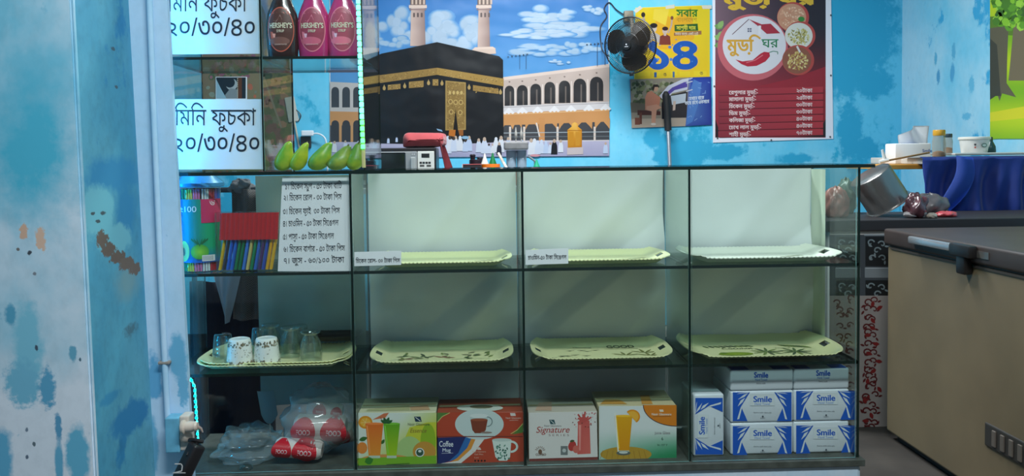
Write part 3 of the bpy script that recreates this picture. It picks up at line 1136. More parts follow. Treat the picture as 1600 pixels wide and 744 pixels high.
# ------------------------------------------------------------------ cartons on the bottom shelf
def carton(label, x0, x1, yf, depth, ztop, zbot, m, draw, front_px=None, topdraw=None, gr='glassware cartons on the bottom shelf'):
    t = thing('carton', label, 'carton', ((x0 + x1) / 2, yf + depth / 2, zbot), gr)
    bm = NB(); box(bm, x0, x1, yf, yf + depth, zbot + .0005, ztop, .0015, seg=1)
    obj('carton_body', bm, m, t)
    pr = Print(mpY(yf), NY, base=.0005)
    draw(pr)
    pr.done('front_print', PB, t)
    bm = NB()
    box(bm, x0 + .004, x1 - .004, yf + depth * .45, yf + depth * .55, ztop, ztop + .0006)
    obj('flap_seam', bm, mat('sticky_tape', (176, 160, 120), .3), t)['label'] = 'tape strip along the closed top flaps'
    if topdraw:
        pr = Print(lambda x, y: at(x, y, 2, ztop), (0, 0, 1), base=.0009)
        topdraw(pr)
        pr.done('top_print', PB, t)
    return t
yf = .035
def X(px, py=690, y=None): return atY(px, py, yf if y is None else y).x
def Z(px, py, y=None): return atY(px, py, yf if y is None else y).z
def glass_pic(p, cx, top, bot, wt, wb, c, c2=None):
    p.poly([(cx - wt / 2, top), (cx + wt / 2, top), (cx + wb / 2, bot), (cx - wb / 2, bot)], [c, c, c2 or c, c2 or c])
    p.poly([(cx - wb / 2, bot), (cx + wb / 2, bot), (cx + wb / 2, bot + 4), (cx - wb / 2, bot + 4)], (196, 214, 190))
    p.ell(cx, top, wt / 2, 1.8, tuple(min(255, v + 30) for v in c))
    p.poly([(cx - wt / 2 + 1.5, top + 3), (cx - wt / 2 + 3.5, top + 3), (cx - wb / 2 + 3, bot - 3), (cx - wb / 2 + 1.5, bot - 3)], tuple(min(255, v + 45) for v in c))
def dA(p):
    w, l, g = (224, 232, 220), (196, 210, 80), (120, 170, 40)
    p.grad(560, 645, 682, 731, lambda u, v: tuple(w[i] + (l[i] - w[i]) * max(0, min(1, (u * .9 + v * .8 - .55) * 1.6)) for i in range(3)), 14, 10)
    p.poly([(618, 718), (640, 668), (668, 660), (682, 660), (682, 718)], (206, 208, 60))
    p.ell(640, 716, 24, 34, (176, 206, 130), a0=PI, a1=2 * PI)
    p.ell(669, 690, 12, 28, (150, 184, 40))
    p.ell(663, 706, 18, 16, (206, 150, 60)); p.ell(604, 722, 46, 12, (222, 150, 80))
    p.poly([(560, 716), (682, 712), (682, 729), (560, 733)], (126, 182, 44))
    p.ell(571, 660, 11, 10, (232, 150, 30)); p.ell(571, 660, 8, 7, (244, 180, 60))
    for k in range(6):
        p.line([(571, 660), (571 + 8 * math.cos(k), 660 + 7 * math.sin(k))], .7, (250, 215, 140))
    p.poly([(582, 656), (600, 646), (608, 645), (602, 653)], (214, 120, 80)); p.line([(594, 652), (604, 668)], .8, (150, 90, 60))
    p.ell(566, 700, 8, 9, (236, 140, 60))
    glass_pic(p, 585, 662, 712, 28, 18, (232, 112, 40), (238, 150, 50))
    glass_pic(p, 612, 662, 712, 26, 15, (96, 170, 30), (170, 205, 30))
    for a in (-.5, -1.2, -2.0, -2.6):
        leaf(p, 604, 662, 11, 5, a, (40, 96, 50))
    leaf(p, 561, 688, 14, 7, -.3, (60, 110, 50)); leaf(p, 596, 694, 9, 5, -1, (60, 110, 50)); leaf(p, 570, 722, 14, 12, -.3, (56, 130, 44))
    p.poly([(647, 651), (657, 651), (659, 659), (649, 659)], (30, 60, 84)); p.line([(649, 652), (657, 658)], 1, (220, 226, 220))
    p.text('Nasir Glassware', 637, 665, 6, (60, 74, 60), w=34)
    p.text('Essence', 640, 676, 9.5, (140, 110, 50), w=26, skew=.25)
    p.ell(656, 707, 7, 7, (228, 234, 226)); p.ell(656, 707, 5.6, 5.6, (50, 90, 70)); p.ell(656, 705, 2.6, 2, (228, 234, 226))
    p.line([(604, 726), (640, 724)], 1, (60, 100, 40))
carton('green and yellow glassware carton with two juice glasses, bottom of the second bay', X(560), X(682), yf, .16, Z(620, 645), ZB, mat('carton_pale', (206, 206, 170), .55), dA,
       topdraw=lambda p: (p.poly([(575, 640), (640, 634), (640, 642), (572, 643)], (176, 178, 130)), p.poly([(640, 636), (668, 633), (672, 641), (642, 642)], (196, 160, 120))))
def dC(p):
    r = (186, 72, 46)
    p.rect(684, 682, 818, 728, r)
    p.poly([(684, 684), (742, 682), (734, 700), (716, 716), (684, 727)], (34, 46, 104))
    p.poly([(728, 682), (742, 682), (734, 700), (716, 716), (700, 722), (716, 708)], (46, 110, 176))
    p.poly([(738, 682), (748, 682), (738, 704), (718, 721), (696, 727), (714, 716), (730, 700)], (226, 150, 60))
    p.poly([(745, 682), (760, 682), (742, 706), (720, 724), (690, 728), (684, 725), (716, 720), (736, 702)], (232, 228, 220))
    p.text('Coffee', 686, 698, 12.5, (232, 236, 240), w=22, bold=.012)
    p.text('Mug', 691, 706, 8, (220, 226, 236), w=13, bold=.02)
    p.line([(690, 708.5), (708, 708)], .6, (200, 206, 220))
    p.poly([(744, 699), (750, 699), (752, 703), (746, 703)], (230, 214, 200))
    p.text('Nasir Glassware', 738, 707, 3.6, (226, 190, 170), w=21); p.text('Opal Ware', 741, 711, 3.4, (226, 190, 170), w=14); p.text('6 pcs', 741, 716, 3.4, (226, 190, 170), w=7)
    for k in range(4):
        p.ell(742.5 + k * 5, 720, 1.5, 1.5, (40, 26, 26))
    p.poly([(769, 688), (799, 687), (797, 714), (792, 720), (780, 720), (774, 714)], (222, 234, 224)); p.ell(784, 687.5, 15, 2.6, (196, 212, 204))
    random.seed(2)
    for k in range(26):
        leaf(p, random.uniform(773, 794), random.uniform(694, 717), 4.5, 2.4, random.uniform(0, 6), random.choice([(80, 140, 120), (110, 160, 140), (60, 110, 96)]))
    th = [a * PI / 14 - PI / 2 for a in range(15)]
    p.line([(798 + 10 * math.cos(a), 700 + 8 * math.sin(a) - 2) for a in th], 3.4, (222, 234, 224))
carton('red and navy coffee mug carton under the red tea cup carton', X(684), X(818), yf, .15, Z(750, 682), ZB, mat('carton_brown', (160, 74, 50), .55), dC)
def dB(p):
    r = (186, 72, 46)
    p.rect(683, 644.5, 817, 681.5, r)
    p.poly([(683, 645), (703, 645), (692, 651), (683, 660)], (90, 130, 60)); p.line([(703, 645), (691, 651), (683, 660)], 1, (210, 200, 120))
    p.poly([(817, 662), (817, 676), (800, 679), (806, 674)], (90, 130, 60)); p.line([(817, 662), (808, 672), (798, 678)], 1, (210, 200, 120))
    p.ell(749, 663, 38, 24, (206, 220, 216)); p.rect(683, 681.5, 817, 683, (120, 50, 40))
    p.rect(683, 638, 817, 644.4, (186, 72, 46)) if False else None
    p.poly([(734, 650), (763, 649), (759, 672), (755, 678), (742, 678), (738, 672)], (186, 205, 200))
    p.poly([(735, 656), (762, 656), (759, 672), (755, 677), (742, 677), (738, 672)], (132, 62, 40)); p.ell(748.5, 650, 14.5, 3.5, (224, 232, 228)); p.ell(748.5, 656, 13, 2.2, (160, 84, 56))
    th = [a * PI / 12 - PI / 2 for a in range(13)]
    p.line([(761 + 8 * math.cos(a), 661 + 7.5 * math.sin(a) - 2) for a in th], 1.6, (120, 140, 140))
    p.ell(760, 676, 9, 1.6, (150, 130, 120))
    p.poly([(797, 645.5), (805, 645.5), (806, 650), (798, 650)], (226, 214, 206)); p.text('Nasir Glassware', 790, 654.5, 4, (226, 205, 190), w=24)
    p.line([(796, 657), (810, 656.5)], .5, (226, 205, 190))
zB2 = Z(750, 682) + .0008
carton('red tea cup carton with a pale oval panel stacked on the coffee mug carton', X(683.5), X(817.5), yf, .15, Z(750, 645), zB2, mat('carton_brown', (160, 74, 50), .55), dB,
       topdraw=lambda p: (p.ell(750, 638, 36, 5.5, (206, 214, 200)), p.ell(752, 636, 18, 3, (110, 110, 84))))
def dD(p):
    w = (226, 222, 216)
    p.poly([(826, 645), (932, 643), (934, 715), (827, 717)], w)
    p.poly([(827, 717), (934, 714), (934, 722), (827, 724)], (128, 62, 56))
    p.poly([(858, 656), (866, 656), (868, 663), (860, 663)], (40, 84, 90)); p.line([(860, 657), (866, 662)], .9, (220, 226, 220))
    p.text('Nasir Glassware', 850, 667, 4.4, (60, 60, 70), w=27)
    p.text('Signature', 837, 676.5, 14, (176, 70, 66), w=52, skew=.25, slope=-.01, bold=.01)
    p.text('S E R I E S', 857, 681.5, 4.4, (130, 96, 90), w=32)
    p.poly([(903, 658), (921, 657), (923, 709), (902, 710)], [(206, 90, 84), (206, 90, 84), (222, 112, 100), (214, 96, 88)]); p.poly([(904, 664), (908, 664), (907, 704), (905, 704)], (236, 150, 140))
    for k in range(9):
        a = -2.9 + k * .3
        l = 9 + (k % 3) * 4
        p.line([(912, 660), (912 + l * math.cos(a) * .8, 660 + l * math.sin(a))], 2.6, (200, 84, 78))
    p.specks(894, 645, 932, 668, 34, [(190, 80, 76), (120, 60, 50)], .5, 1.2)
    p.ell(894, 697, 6, 8, (190, 62, 56), rot=.3); leaf(p, 890, 690, 8, 4, -.2, (70, 90, 50)); p.ell(900, 702, 5, 6, (214, 110, 96))
    p.rect(876, 697, 887, 711, (120, 126, 124)); p.ell(881.5, 704, 3, 3, (200, 204, 200))
    p.ell(844, 706, 3, 4, (120, 90, 70)); p.text('COMBO', 837, 712, 5, (110, 84, 70), w=16, bold=.03)
    for k in range(7):
        a = -2.9 + k * .45
        p.line([(844 + 4 * math.cos(a), 704 + 4 * math.sin(a)), (844 + 8 * math.cos(a), 704 + 7 * math.sin(a))], .8, (130, 100, 80))
carton('white glassware carton with red script lettering and a strawberry drink', X(826), X(933.5), yf, .15, Z(880, 644), ZB, mat('carton_white', (190, 184, 168), .55), dD,
       topdraw=lambda p: p.poly([(842, 630), (862, 628), (862, 642), (836, 642)], (196, 164, 140)))
def dE(p):
    w, g = (224, 230, 226), (40, 140, 90)
    p.grad(936, 634.5, 1057, 719, lambda u, v: tuple(w[i] + (g[i] - w[i]) * max(0, min(1, (v - .45) * 2.0 * (.3 + u * .9))) for i in range(3)), 10, 12)
    p.ell(978, 710, 40, 12, (190, 150, 50)); p.rect(936, 718.5, 1040, 721, (70, 90, 60))
    for k in range(9):
        p.line([(942 + k * 8, 704), (938 + k * 9, 717)], .8, (166, 122, 40))
    pts = [(1005, 633)] + [(1057 - 52 * math.cos(a) * (1 if True else 0), 633 + 33 * math.sin(a)) for a in [k * PI / 24 for k in range(13)]] + [(1057, 633)]
    p.poly(pts[1:], (222, 130, 30)); p.line(pts[1:-1], 1.2, (60, 50, 60))
    p.poly([(1030, 640), (1036, 640), (1037, 643.5), (1031, 643.5)], (240, 226, 200)); p.text('Nasir Glassware', 1018, 649, 5, (240, 232, 214), w=31, bold=.02); p.line([(1020, 651), (1048, 650.5)], .7, (120, 70, 30))
    glass_pic(p, 974, 650, 704, 28, 18, (232, 168, 16), (226, 150, 10))
    p.poly([(960, 645), (962, 645), (967, 708), (965, 708)], (240, 240, 226)); p.ell(974, 708, 11, 3.4, (96, 104, 96)); p.ell(974, 707, 7, 2, (210, 216, 206))
    p.ell(988, 651, 12, 11, (236, 150, 20), a0=-2.4, a1=1.0); p.ell(988, 651, 9.5, 8.5, (246, 182, 60), a0=-2.4, a1=1.0)
    p.text('Juice Glass', 1023, 678.5, 6, (120, 96, 110), w=24); p.text('6', 1033, 688, 7, (40, 70, 60)); p.text('N 157 Y', 1027, 697, 4.6, (30, 70, 50), w=16)
carton('taller white, green and orange juice glass carton at the end of the carton row', X(936), X(1057), yf, .17, Z(1000, 634.5), ZB, mat('carton_cream', (200, 190, 150), .55), dE,
       topdraw=lambda p: (p.poly([(938, 632), (945, 625), (968, 625), (980, 632)], (200, 150, 70)), p.poly([(1003, 632), (1000, 618), (1014, 618), (1020, 632)], (206, 150, 70))))

# ------------------------------------------------------------------ hand towel packs
M_pack = mat('towel_wrap', (222, 230, 236), .3, coat=.4, bump=.15, nscale=14)
BLUE = (24, 92, 196)
def towel(label, x0, x1, y0, y1, z0, z1, draw, gr='hand towel packs in the end bay'):
    t = thing('hand_towel_pack', label, 'hand towels', ((x0 + x1) / 2, (y0 + y1) / 2, z0), gr)
    bm = NB(); box(bm, x0, x1, y0, y1, z0, z1, .006, seg=3)
    obj('wrapped_block', bm, M_pack, t, True)
    pr = Print(mpY(y0), NY, base=.0008)
    draw(pr)
    pr.done('front_print', PB, t)
    return t
def frame_print(x0, y0, x1, y1, vert=False):
    """The blue and white wrapper front, drawn on a rectangle of the photograph's pixels."""
    def draw(p):
        wv, hv = (x1 - x0, y1 - y0) if not vert else (y1 - y0, x1 - x0)
        def T(u, v):      # u, v from 0 to 1 on the upright design
            return (x0 + u * (x1 - x0), y0 + v * (y1 - y0)) if not vert else (x0 + v * (x1 - x0), y1 - u * (y1 - y0))
        R = lambda pts, c: p.poly([T(*q) for q in pts], c)
        Wt = (222, 230, 232)
        R([(.02, .04), (.30, .04), (.155, .50), (.26, .97), (.02, .97)], BLUE)
        R([(.98, .04), (.70, .04), (.845, .50), (.74, .97), (.98, .97)], BLUE)
        for s in (0, 1):
            m = lambda u: u if s == 0 else 1 - u
            R([(m(.08), .10), (m(.13), .07), (m(.29), .035), (m(.27), .06)], Wt)
            R([(m(.10), .28), (m(.20), .12), (m(.27), .07), (m(.21), .19)], Wt)
            R([(m(.10), .50), (m(.15), .30), (m(.22), .22), (m(.18), .36)], Wt)
            R([(m(.09), .92), (m(.15), .52), (m(.175), .50), (m(.125), .90)], Wt)
        R([(.30, .10), (.70, .10), (.70, .48), (.30, .48)], (206, 216, 222)); R([(.305, .115), (.695, .115), (.695, .465), (.305, .465)], Wt)
        rot = -PI / 2 if vert else 0
        q = T(.355, .355)
        p.text('Smile', q[0], q[1], hv * .27, BLUE, w=wv * .30, bold=.035, rot=rot)
        q = T(.375, .455)
        p.text('Hand Towel', q[0], q[1], hv * .105, (60, 124, 205), w=wv * .25, rot=rot)
        q = T(.36, .71)
        p.text('Extra soft two ply', q[0], q[1], hv * .055, (96, 104, 112), w=wv * .29, rot=rot)
        c = T(.51, .82); p.ell(c[0], c[1], hv * .028, hv * .028, (80, 90, 100)); q = T(.47, .89); p.text('SOFT', q[0], q[1], hv * .05, (80, 90, 100), w=wv * .08, rot=rot)
    return draw
ya = .045
rows = [((1142, 662, 1240, 714), (1241, 661, 1339, 713)), ((1142, 609, 1240, 661), (1241, 607, 1339, 659))]
names = [('blue and white towel pack, bottom layer next to the upright pack', 'blue and white towel pack, bottom layer against the showcase end glass'),
         ('blue and white towel pack, middle layer next to the upright pack', 'blue and white towel pack, middle layer against the showcase end glass')]
zz = ZB + .0005
hp = .098
xl, xm, xr = atY(1141.5, 690, ya).x, atY(1240, 690, ya).x, XR - .007
for j in range(2):
    for i, (a, b) in enumerate(((xl, xm - .001), (xm + .001, xr))):
        q = rows[j][i]
        towel(names[j][i], a, b, ya, ya + .20, zz, zz + hp, frame_print(q[0] + 1, q[1] + 2, q[2] - 1.5, q[3] - 1.5))
    zz += hp + .0008
def side_print(cx, cy):
    def draw(p):
        p.text('Smile', cx - 11, cy + 4, 12, BLUE, w=22, bold=.035)
        p.text('Hand Towel', cx - 9.5, cy + 9, 5, (60, 124, 205), w=19)
        p.text('Extra soft', cx - 7, cy + 14, 3.2, (96, 104, 112), w=14)
    return draw
for a, b, cx, cy, lab in ((xl, xm - .001, 1189, 586, 'white towel pack lying on its side on the stack next to the upright pack'), (xm + .001, xr, 1286, 583, 'white towel pack lying on its side on the stack against the end glass')):
    t = towel(lab, a, b, ya, ya + .19, zz, zz + .064, side_print(cx, cy))
    pr = Print(lambda u, v: Vector((a + (b - a) * u, ya + .002 + .18 * v, zz + .064)), (0, 0, 1), base=.0008)
    for u in (.02, .68):
        pr.rect(u, 0, u + .28, 1, BLUE)
    pr.done('top_print', PB, t)
xv0, xv1 = atY(1083.5, 690, .04).x, atY(1131.5, 690, .04).x
towel('blue and white towel pack standing upright by itself beside the stack', xv0, xv1, .04, .20, ZB + .0005, atY(1107, 616, .04).z, frame_print(1084.5, 620, 1130.5, 712, True))

# ------------------------------------------------------------------ the bag of packets in the end bay
random.seed(21)
def blob_sheet(cx, cy, cz, rx, ry, rz, amp, seed, nu=40, nv=22):
    bm = NB()
    rs = random.Random(seed)
    w = [(rs.uniform(2, 13), rs.uniform(2, 12), rs.uniform(0, 6.3), rs.uniform(.2, 1)) for _ in range(10)]
    def fn(u, v):
        a, b = u * 2 * PI, (v - .5) * PI
        d = 1 + amp * sum(q * abs(math.sin(round(m_) * a * .5 + ph)) * math.cos(n_ * b + ph) for m_, n_, ph, q in w) / 2.5
        x, y, z = rx * math.cos(b) * math.cos(a) * d, ry * math.cos(b) * math.sin(a) * d, rz * math.sin(b) * d
        return Vector((cx + x, cy + y, max(cz + z, ZB + .002)))
    grid(bm, fn, nu, nv)
    return bm
bag = thing('carrier_bag', 'crumpled clear plastic bag of red and white packets on the bottom shelf', 'plastic bag', (-.52, .17, ZB))
o = obj('bag_film', blob_sheet(-.520, .17, ZB + .105, .112, .13, .108, .13, 5), film('bag_plastic', (.94, .96, .96), (220, 232, 234), .17), bag, 'all')
def packet(label, c, r, rot, logo, hl=.070):
    t = thing('food_packet', label, 'packet', c, 'red and white packets in the clear bag')
    bm = NB()
    lathe(bm, [(r * .75, -hl), (r, -hl + .010), (r, hl - .010), (r * .75, hl)], (0, 0, 0), 28, sy=.75, axis='x')
    Mx = Matrix.Translation(c) @ Matrix.Rotation(rot, 4, 'Y')
    bmesh.ops.transform(bm, matrix=Mx, verts=bm.verts)
    obj('packet_body', bm, mat('packet_white', (226, 214, 206), .4), t, True)
    def mp(u, v):
        y = -r * math.sqrt(max(0, 1 - min(.98, (v / r) ** 2 / .5625 * .5625)))
        return Mx @ Vector((u, -r * math.sqrt(max(.05, 1 - (v / (r * .75)) ** 2)) if False else -math.sqrt(max(.0002, r * r * (1 - (v / (r * .76)) ** 2))) if abs(v) < r * .74 else -.012, v))
    bm2 = Print(lambda u, v: Mx @ Vector((u, -.0012 - r * math.sqrt(max(.0, 1 - (v / (r * .752)) ** 2)), v)), (0, -1, 0), base=.0015, rings=7)
    for u, s in logo:
        bm2.ell(u, 0, .030 * s, .030 * s, (204, 26, 44), 28)
        bm2.text('FOOD', u - .017 * s, -.006 * s, -.017 * s, (236, 200, 200), w=.034 * s, bold=.04)
    bm2.done('round_logo', PB, t)['label'] = 'red round logo with white lettering'
    return t
packet('red and white packet topmost in the clear bag', atY(508, 640, .17), .030, .12, [(-.012, .7), (.04, .6)], .055)
packet('red and white packet with large red discs in the middle of the clear bag', atY(501, 668, .135), .052, .05, [(-.044, 1.25), (.048, 1.35)], .078)
packet('red and white packet lowest in the clear bag, before the others', Vector((atY(468, 709, .08).x, .08, ZB + .041)), .038, .10, [(-.046, 1.0), (.022, 1.25)])
packet('red and white packet at the back of the clear bag by the divider', Vector((-.455, .20, ZB + .045)), .040, -.2, [(0, 1.0)], .05)
bm = blob_sheet(-.735, .15, ZB + .030, .105, .10, .052, .34, 9, 70, 40)
tag(obj('plastic_sheet', bm, film('loose_plastic', (.92, .95, .95), (216, 228, 230), .13), None, 'all', (-.735, .15, ZB)), 'crumpled cloudy plastic sheet lying beside the bag of packets', 'plastic sheet')
bm = NB(); c_ = atY(385, 735, .03); lathe(bm, [(.020, 0), (.0195, .006), (.015, .012), (.007, .016), (.0, .017)][:4], (c_.x, .03, ZB + .0004), 20)
tag(obj('clear_dome', bm, glass('cap_plastic', (.9, .93, .93), 2, .1), None, True, (c_.x, .03, ZB)), 'small clear domed cap lying before the plastic bag', 'cap')

# ------------------------------------------------------------------ the small case: syrup bottles and green mangoes
def syrup(label, px, y, body, lab, ring, seed):
    p = atY(px, 84, y)
    cx, z0 = p.x, UZ + .0006
    t = thing('syrup_bottle', label, 'bottle', (cx, y, z0), 'syrup bottles on the shelf of the small case')
    prof = [(.040, 0), (.0435, .004), (.0455, .03), (.0485, .075), (.0480, .100), (.0435, .130), (.034, .155), (.024, .178), (.0185, .195), (.0170, .205)]
    SY = .62
    bm = NB(); lathe(bm, prof, (cx, y, z0), 40, sy=SY)
    obj('bottle_body', bm, mat('syrup_' + seed, body, .22, coat=.6), t, True)
    bm = NB(); lathe(bm, [(.0195, .203), (.020, .206), (.020, .224), (.016, .228), (.007, .232), (.006, .245), (.004, .247)], (cx, y, z0), 24)
    obj('cap', bm, mat('syrup_cap_' + seed, tuple(int(v * .7) for v in body), .35), t, True)
    def rad(z):
        for (r0, a), (r1, b) in zip(prof, prof[1:]):
            if a <= z <= b:
                return r0 + (r1 - r0) * (z - a) / (b - a)
        return prof[-1][0]
    def mp(u, v):
        r = rad(v)
        return Vector((cx + u, y - SY * math.sqrt(max(1e-6, r * r - u * u)), z0 + v))
    pr = Print(mp, NY, base=.0010, step=.00012, rings=9)
    cz = .082
    pr.ell(0, cz, .0385, .066, ring, 40)
    pr.ell(0, cz, .0360, .0625, lab, 40)
    pr.poly([(-.020, cz + .026), (-.008, cz + .028), (.0, cz + .044), (.006, cz + .028), (.020, cz + .027), (.012, cz + .022), (-.012, cz + .021)], tuple(min(255, v + 60) for v in lab))
    pr.rings = 6
    pr.ell(-.004, cz - .034, .030, .012, tuple(min(255, int(v * 1.15 + 30)) for v in lab), 24)
    pr.poly([(-.030, cz - .006), (-.022, cz - .008), (-.020, cz - .026), (-.028, cz - .026)], ring)
    pr.poly([(-.024, cz - .012), (-.014, cz - .013), (-.016, cz - .024), (-.021, cz - .024)], tuple(min(255, v + 70) for v in ring))
    pr.text("HERSHEY'S", -.0325, cz + .004, -.021, (240, 232, 205), w=.065, bold=.03)
    pr.text('SYRUP', -.011, cz - .009, -.011, (240, 228, 205), w=.022, bold=.03)
    pr.text('GENUINE FLAVOR', -.018, cz - .046, -.006, (230, 200, 190), w=.036)
    pr.done('label', PB, t)['label'] = 'oval label with white lettering'
syrup('dark brown syrup bottle with an orange rimmed oval label, nearest the price sign', 442.5, .062, (52, 28, 24), (92, 52, 44), (206, 96, 74), 'brown')
syrup('pink syrup bottle standing in the middle, between the brown bottle and another pink one', 491, .066, (196, 52, 118), (166, 66, 88), (240, 130, 150), 'rose')
syrup('pink syrup bottle next to the cyan LED strip', 537.5, .062, (206, 62, 124), (190, 84, 104), (246, 140, 160), 'pink')

M_mango = {}
def mango(label, px, py, y, h, r, lean_, c1, c2, seed):
    """A green mango standing on its broad end and leaning, tip up."""
    p = atY(px, py, y)
    z0 = ZT + .0025
    bm = NB()
    K = [(0, .02), (.03, .42), (.09, .70), (.18, .90), (.30, 1.0), (.44, .97), (.58, .84), (.70, .68), (.80, .55), (.89, .45), (.95, .34), (.985, .18), (1, .02)]
    prof = [(r * q, h * z_) for z_, q in K]
    lathe(bm, prof, (0, 0, 0), 26, sy=.86)
    for v in bm.verts:
        s = v.co.z / h
        v.co.x += lean_ * (s * s * .55 + s * .45) * h
        v.co.y += .006 * math.sin(seed + 3 * s)
    zm = min(v.co.z for v in bm.verts)
    bmesh.ops.translate(bm, verts=bm.verts, vec=(p.x, y, z0 - zm))
    m = bpy.data.materials.new('mango_skin')
    m.use_nodes = True
    nt = m.node_tree
    b = nt.nodes['Principled BSDF']
    b.inputs['Roughness'].default_value = .38
    n = nt.nodes.new('ShaderNodeTexNoise'); n.inputs['Scale'].default_value = 22; n.inputs['Detail'].default_value = 3
    tc = nt.nodes.new('ShaderNodeTexCoord'); nt.links.new(tc.outputs['Object'], n.inputs['Vector'])
    cr_ = nt.nodes.new('ShaderNodeValToRGB'); cr_.color_ramp.elements[0].position = .38; cr_.color_ramp.elements[1].position = .62
    cr_.color_ramp.elements[0].color = lin(c1); cr_.color_ramp.elements[1].color = lin(c2)
    nt.links.new(n.outputs['Fac'], cr_.inputs[0]); nt.links.new(cr_.outputs[0], b.inputs['Base Color'])
    o = obj('green_mango', bm, m, None, 'all', (p.x, y, z0))
    tag(o, label, 'mango', 'green mangoes in the small case')
    q = Vector((p.x + lean_ * h, y, z0 + h))
    bm = NB(); tube(bm, [q - Vector((lean_ * .004, 0, .003)), q + Vector((lean_ * .004, 0, .003))], [.003, .0022], 8)
    obj('stem_end', bm, mat('mango_stem', (110, 104, 40), .6), o, True)
mango('green mango standing next to the lower price sign', 440.5, 264, .075, .088, .0285, .28, (120, 170, 40), (184, 196, 50), 1)
mango('brightest yellow-green mango, second from the lower price sign', 463, 264, .070, .084, .026, .40, (150, 180, 34), (206, 206, 40), 2)
mango('green mango in the middle of the row of five', 495, 264, .072, .084, .033, .48, (100, 160, 50), (170, 190, 50), 3)
mango('dull dark green mango, second from the LED strip', 525.5, 264, .066, .074, .033, .50, (96, 140, 60), (160, 172, 60), 4)
mango('green mango standing against the LED strip', 553.5, 264, .060, .082, .027, .18, (110, 160, 44), (170, 190, 44), 5)

# ------------------------------------------------------------------ posters on the back wall
YP = YB - .004
def poster(name, label, corners, y, cat, draw, m=None, edge=(230, 230, 232), base=.0006, gain=.78):
    P = [atY(px, py, y) for px, py in corners]
    c = sum(P, Vector()) / 4
    th = Vector((0, .0015, 0))
    bm = NB()
    hexa(bm, [P[3], P[2], P[2] + th, P[3] + th, P[0], P[1], P[1] + th, P[0] + th])
    o = obj(name, bm, mat('poster_sheet_%d_%d_%d' % edge, edge, .5), None, False, c)
    tag(o, label, cat)
    pr = Print(mpY(y), NY, base=base, gain=gain)
    draw(pr)
    pr.done('printed_picture', m or PG, o)
    return o
def cloud(p, x, y, rx, ry, n, c, seed):
    sky = (74, 142, 204)
    p.k = .2
    for sc, t in ((1.25, .16), (1.12, .32), (1.0, .50), (.90, .68), (.80, .84), (.66, .96)):
        rs = random.Random(seed)
        for k in range(n):
            a, q = rs.uniform(0, 6.28), rs.random() ** .5
            d = rs.uniform(-5, 5)
            w, h = rx * rs.uniform(.16, .34), ry * rs.uniform(.26, .5)
            cc_ = tuple(max(0, min(255, sky[i] + (c[i] + d - sky[i]) * t)) for i in range(3))
            p.ell(x + rx * q * math.cos(a) - w * (1 - sc) * .2, y + ry * q * math.sin(a) - h * (1 - sc) * .35, w * sc, h * sc, cc_, 14)
    p.k = 1.0
def arch(p, x, top, bot, w, c, n=9):
    pts = [(x - w / 2, bot), (x - w / 2, top + w * .62)]
    for k in range(1, n):
        a = k / n
        pts.append((x - w / 2 * math.cos(a * PI), top + w * .62 * (1 - math.sin(a * PI) ** .8)))
    pts += [(x + w / 2, top + w * .62), (x + w / 2, bot)]
    p.poly(pts, c)
def pilgrim(p, x, y, h, c):
    p.poly([(x - h * .22, y), (x - h * .18, y - h * .55), (x - h * .10, y - h * .80), (x + h * .10, y - h * .80), (x + h * .18, y - h * .55), (x + h * .20, y)], c)
    p.ell(x, y - h * .86, h * .10, h * .13, random.choice([(196, 170, 150), c, (70, 60, 56)]), 10)
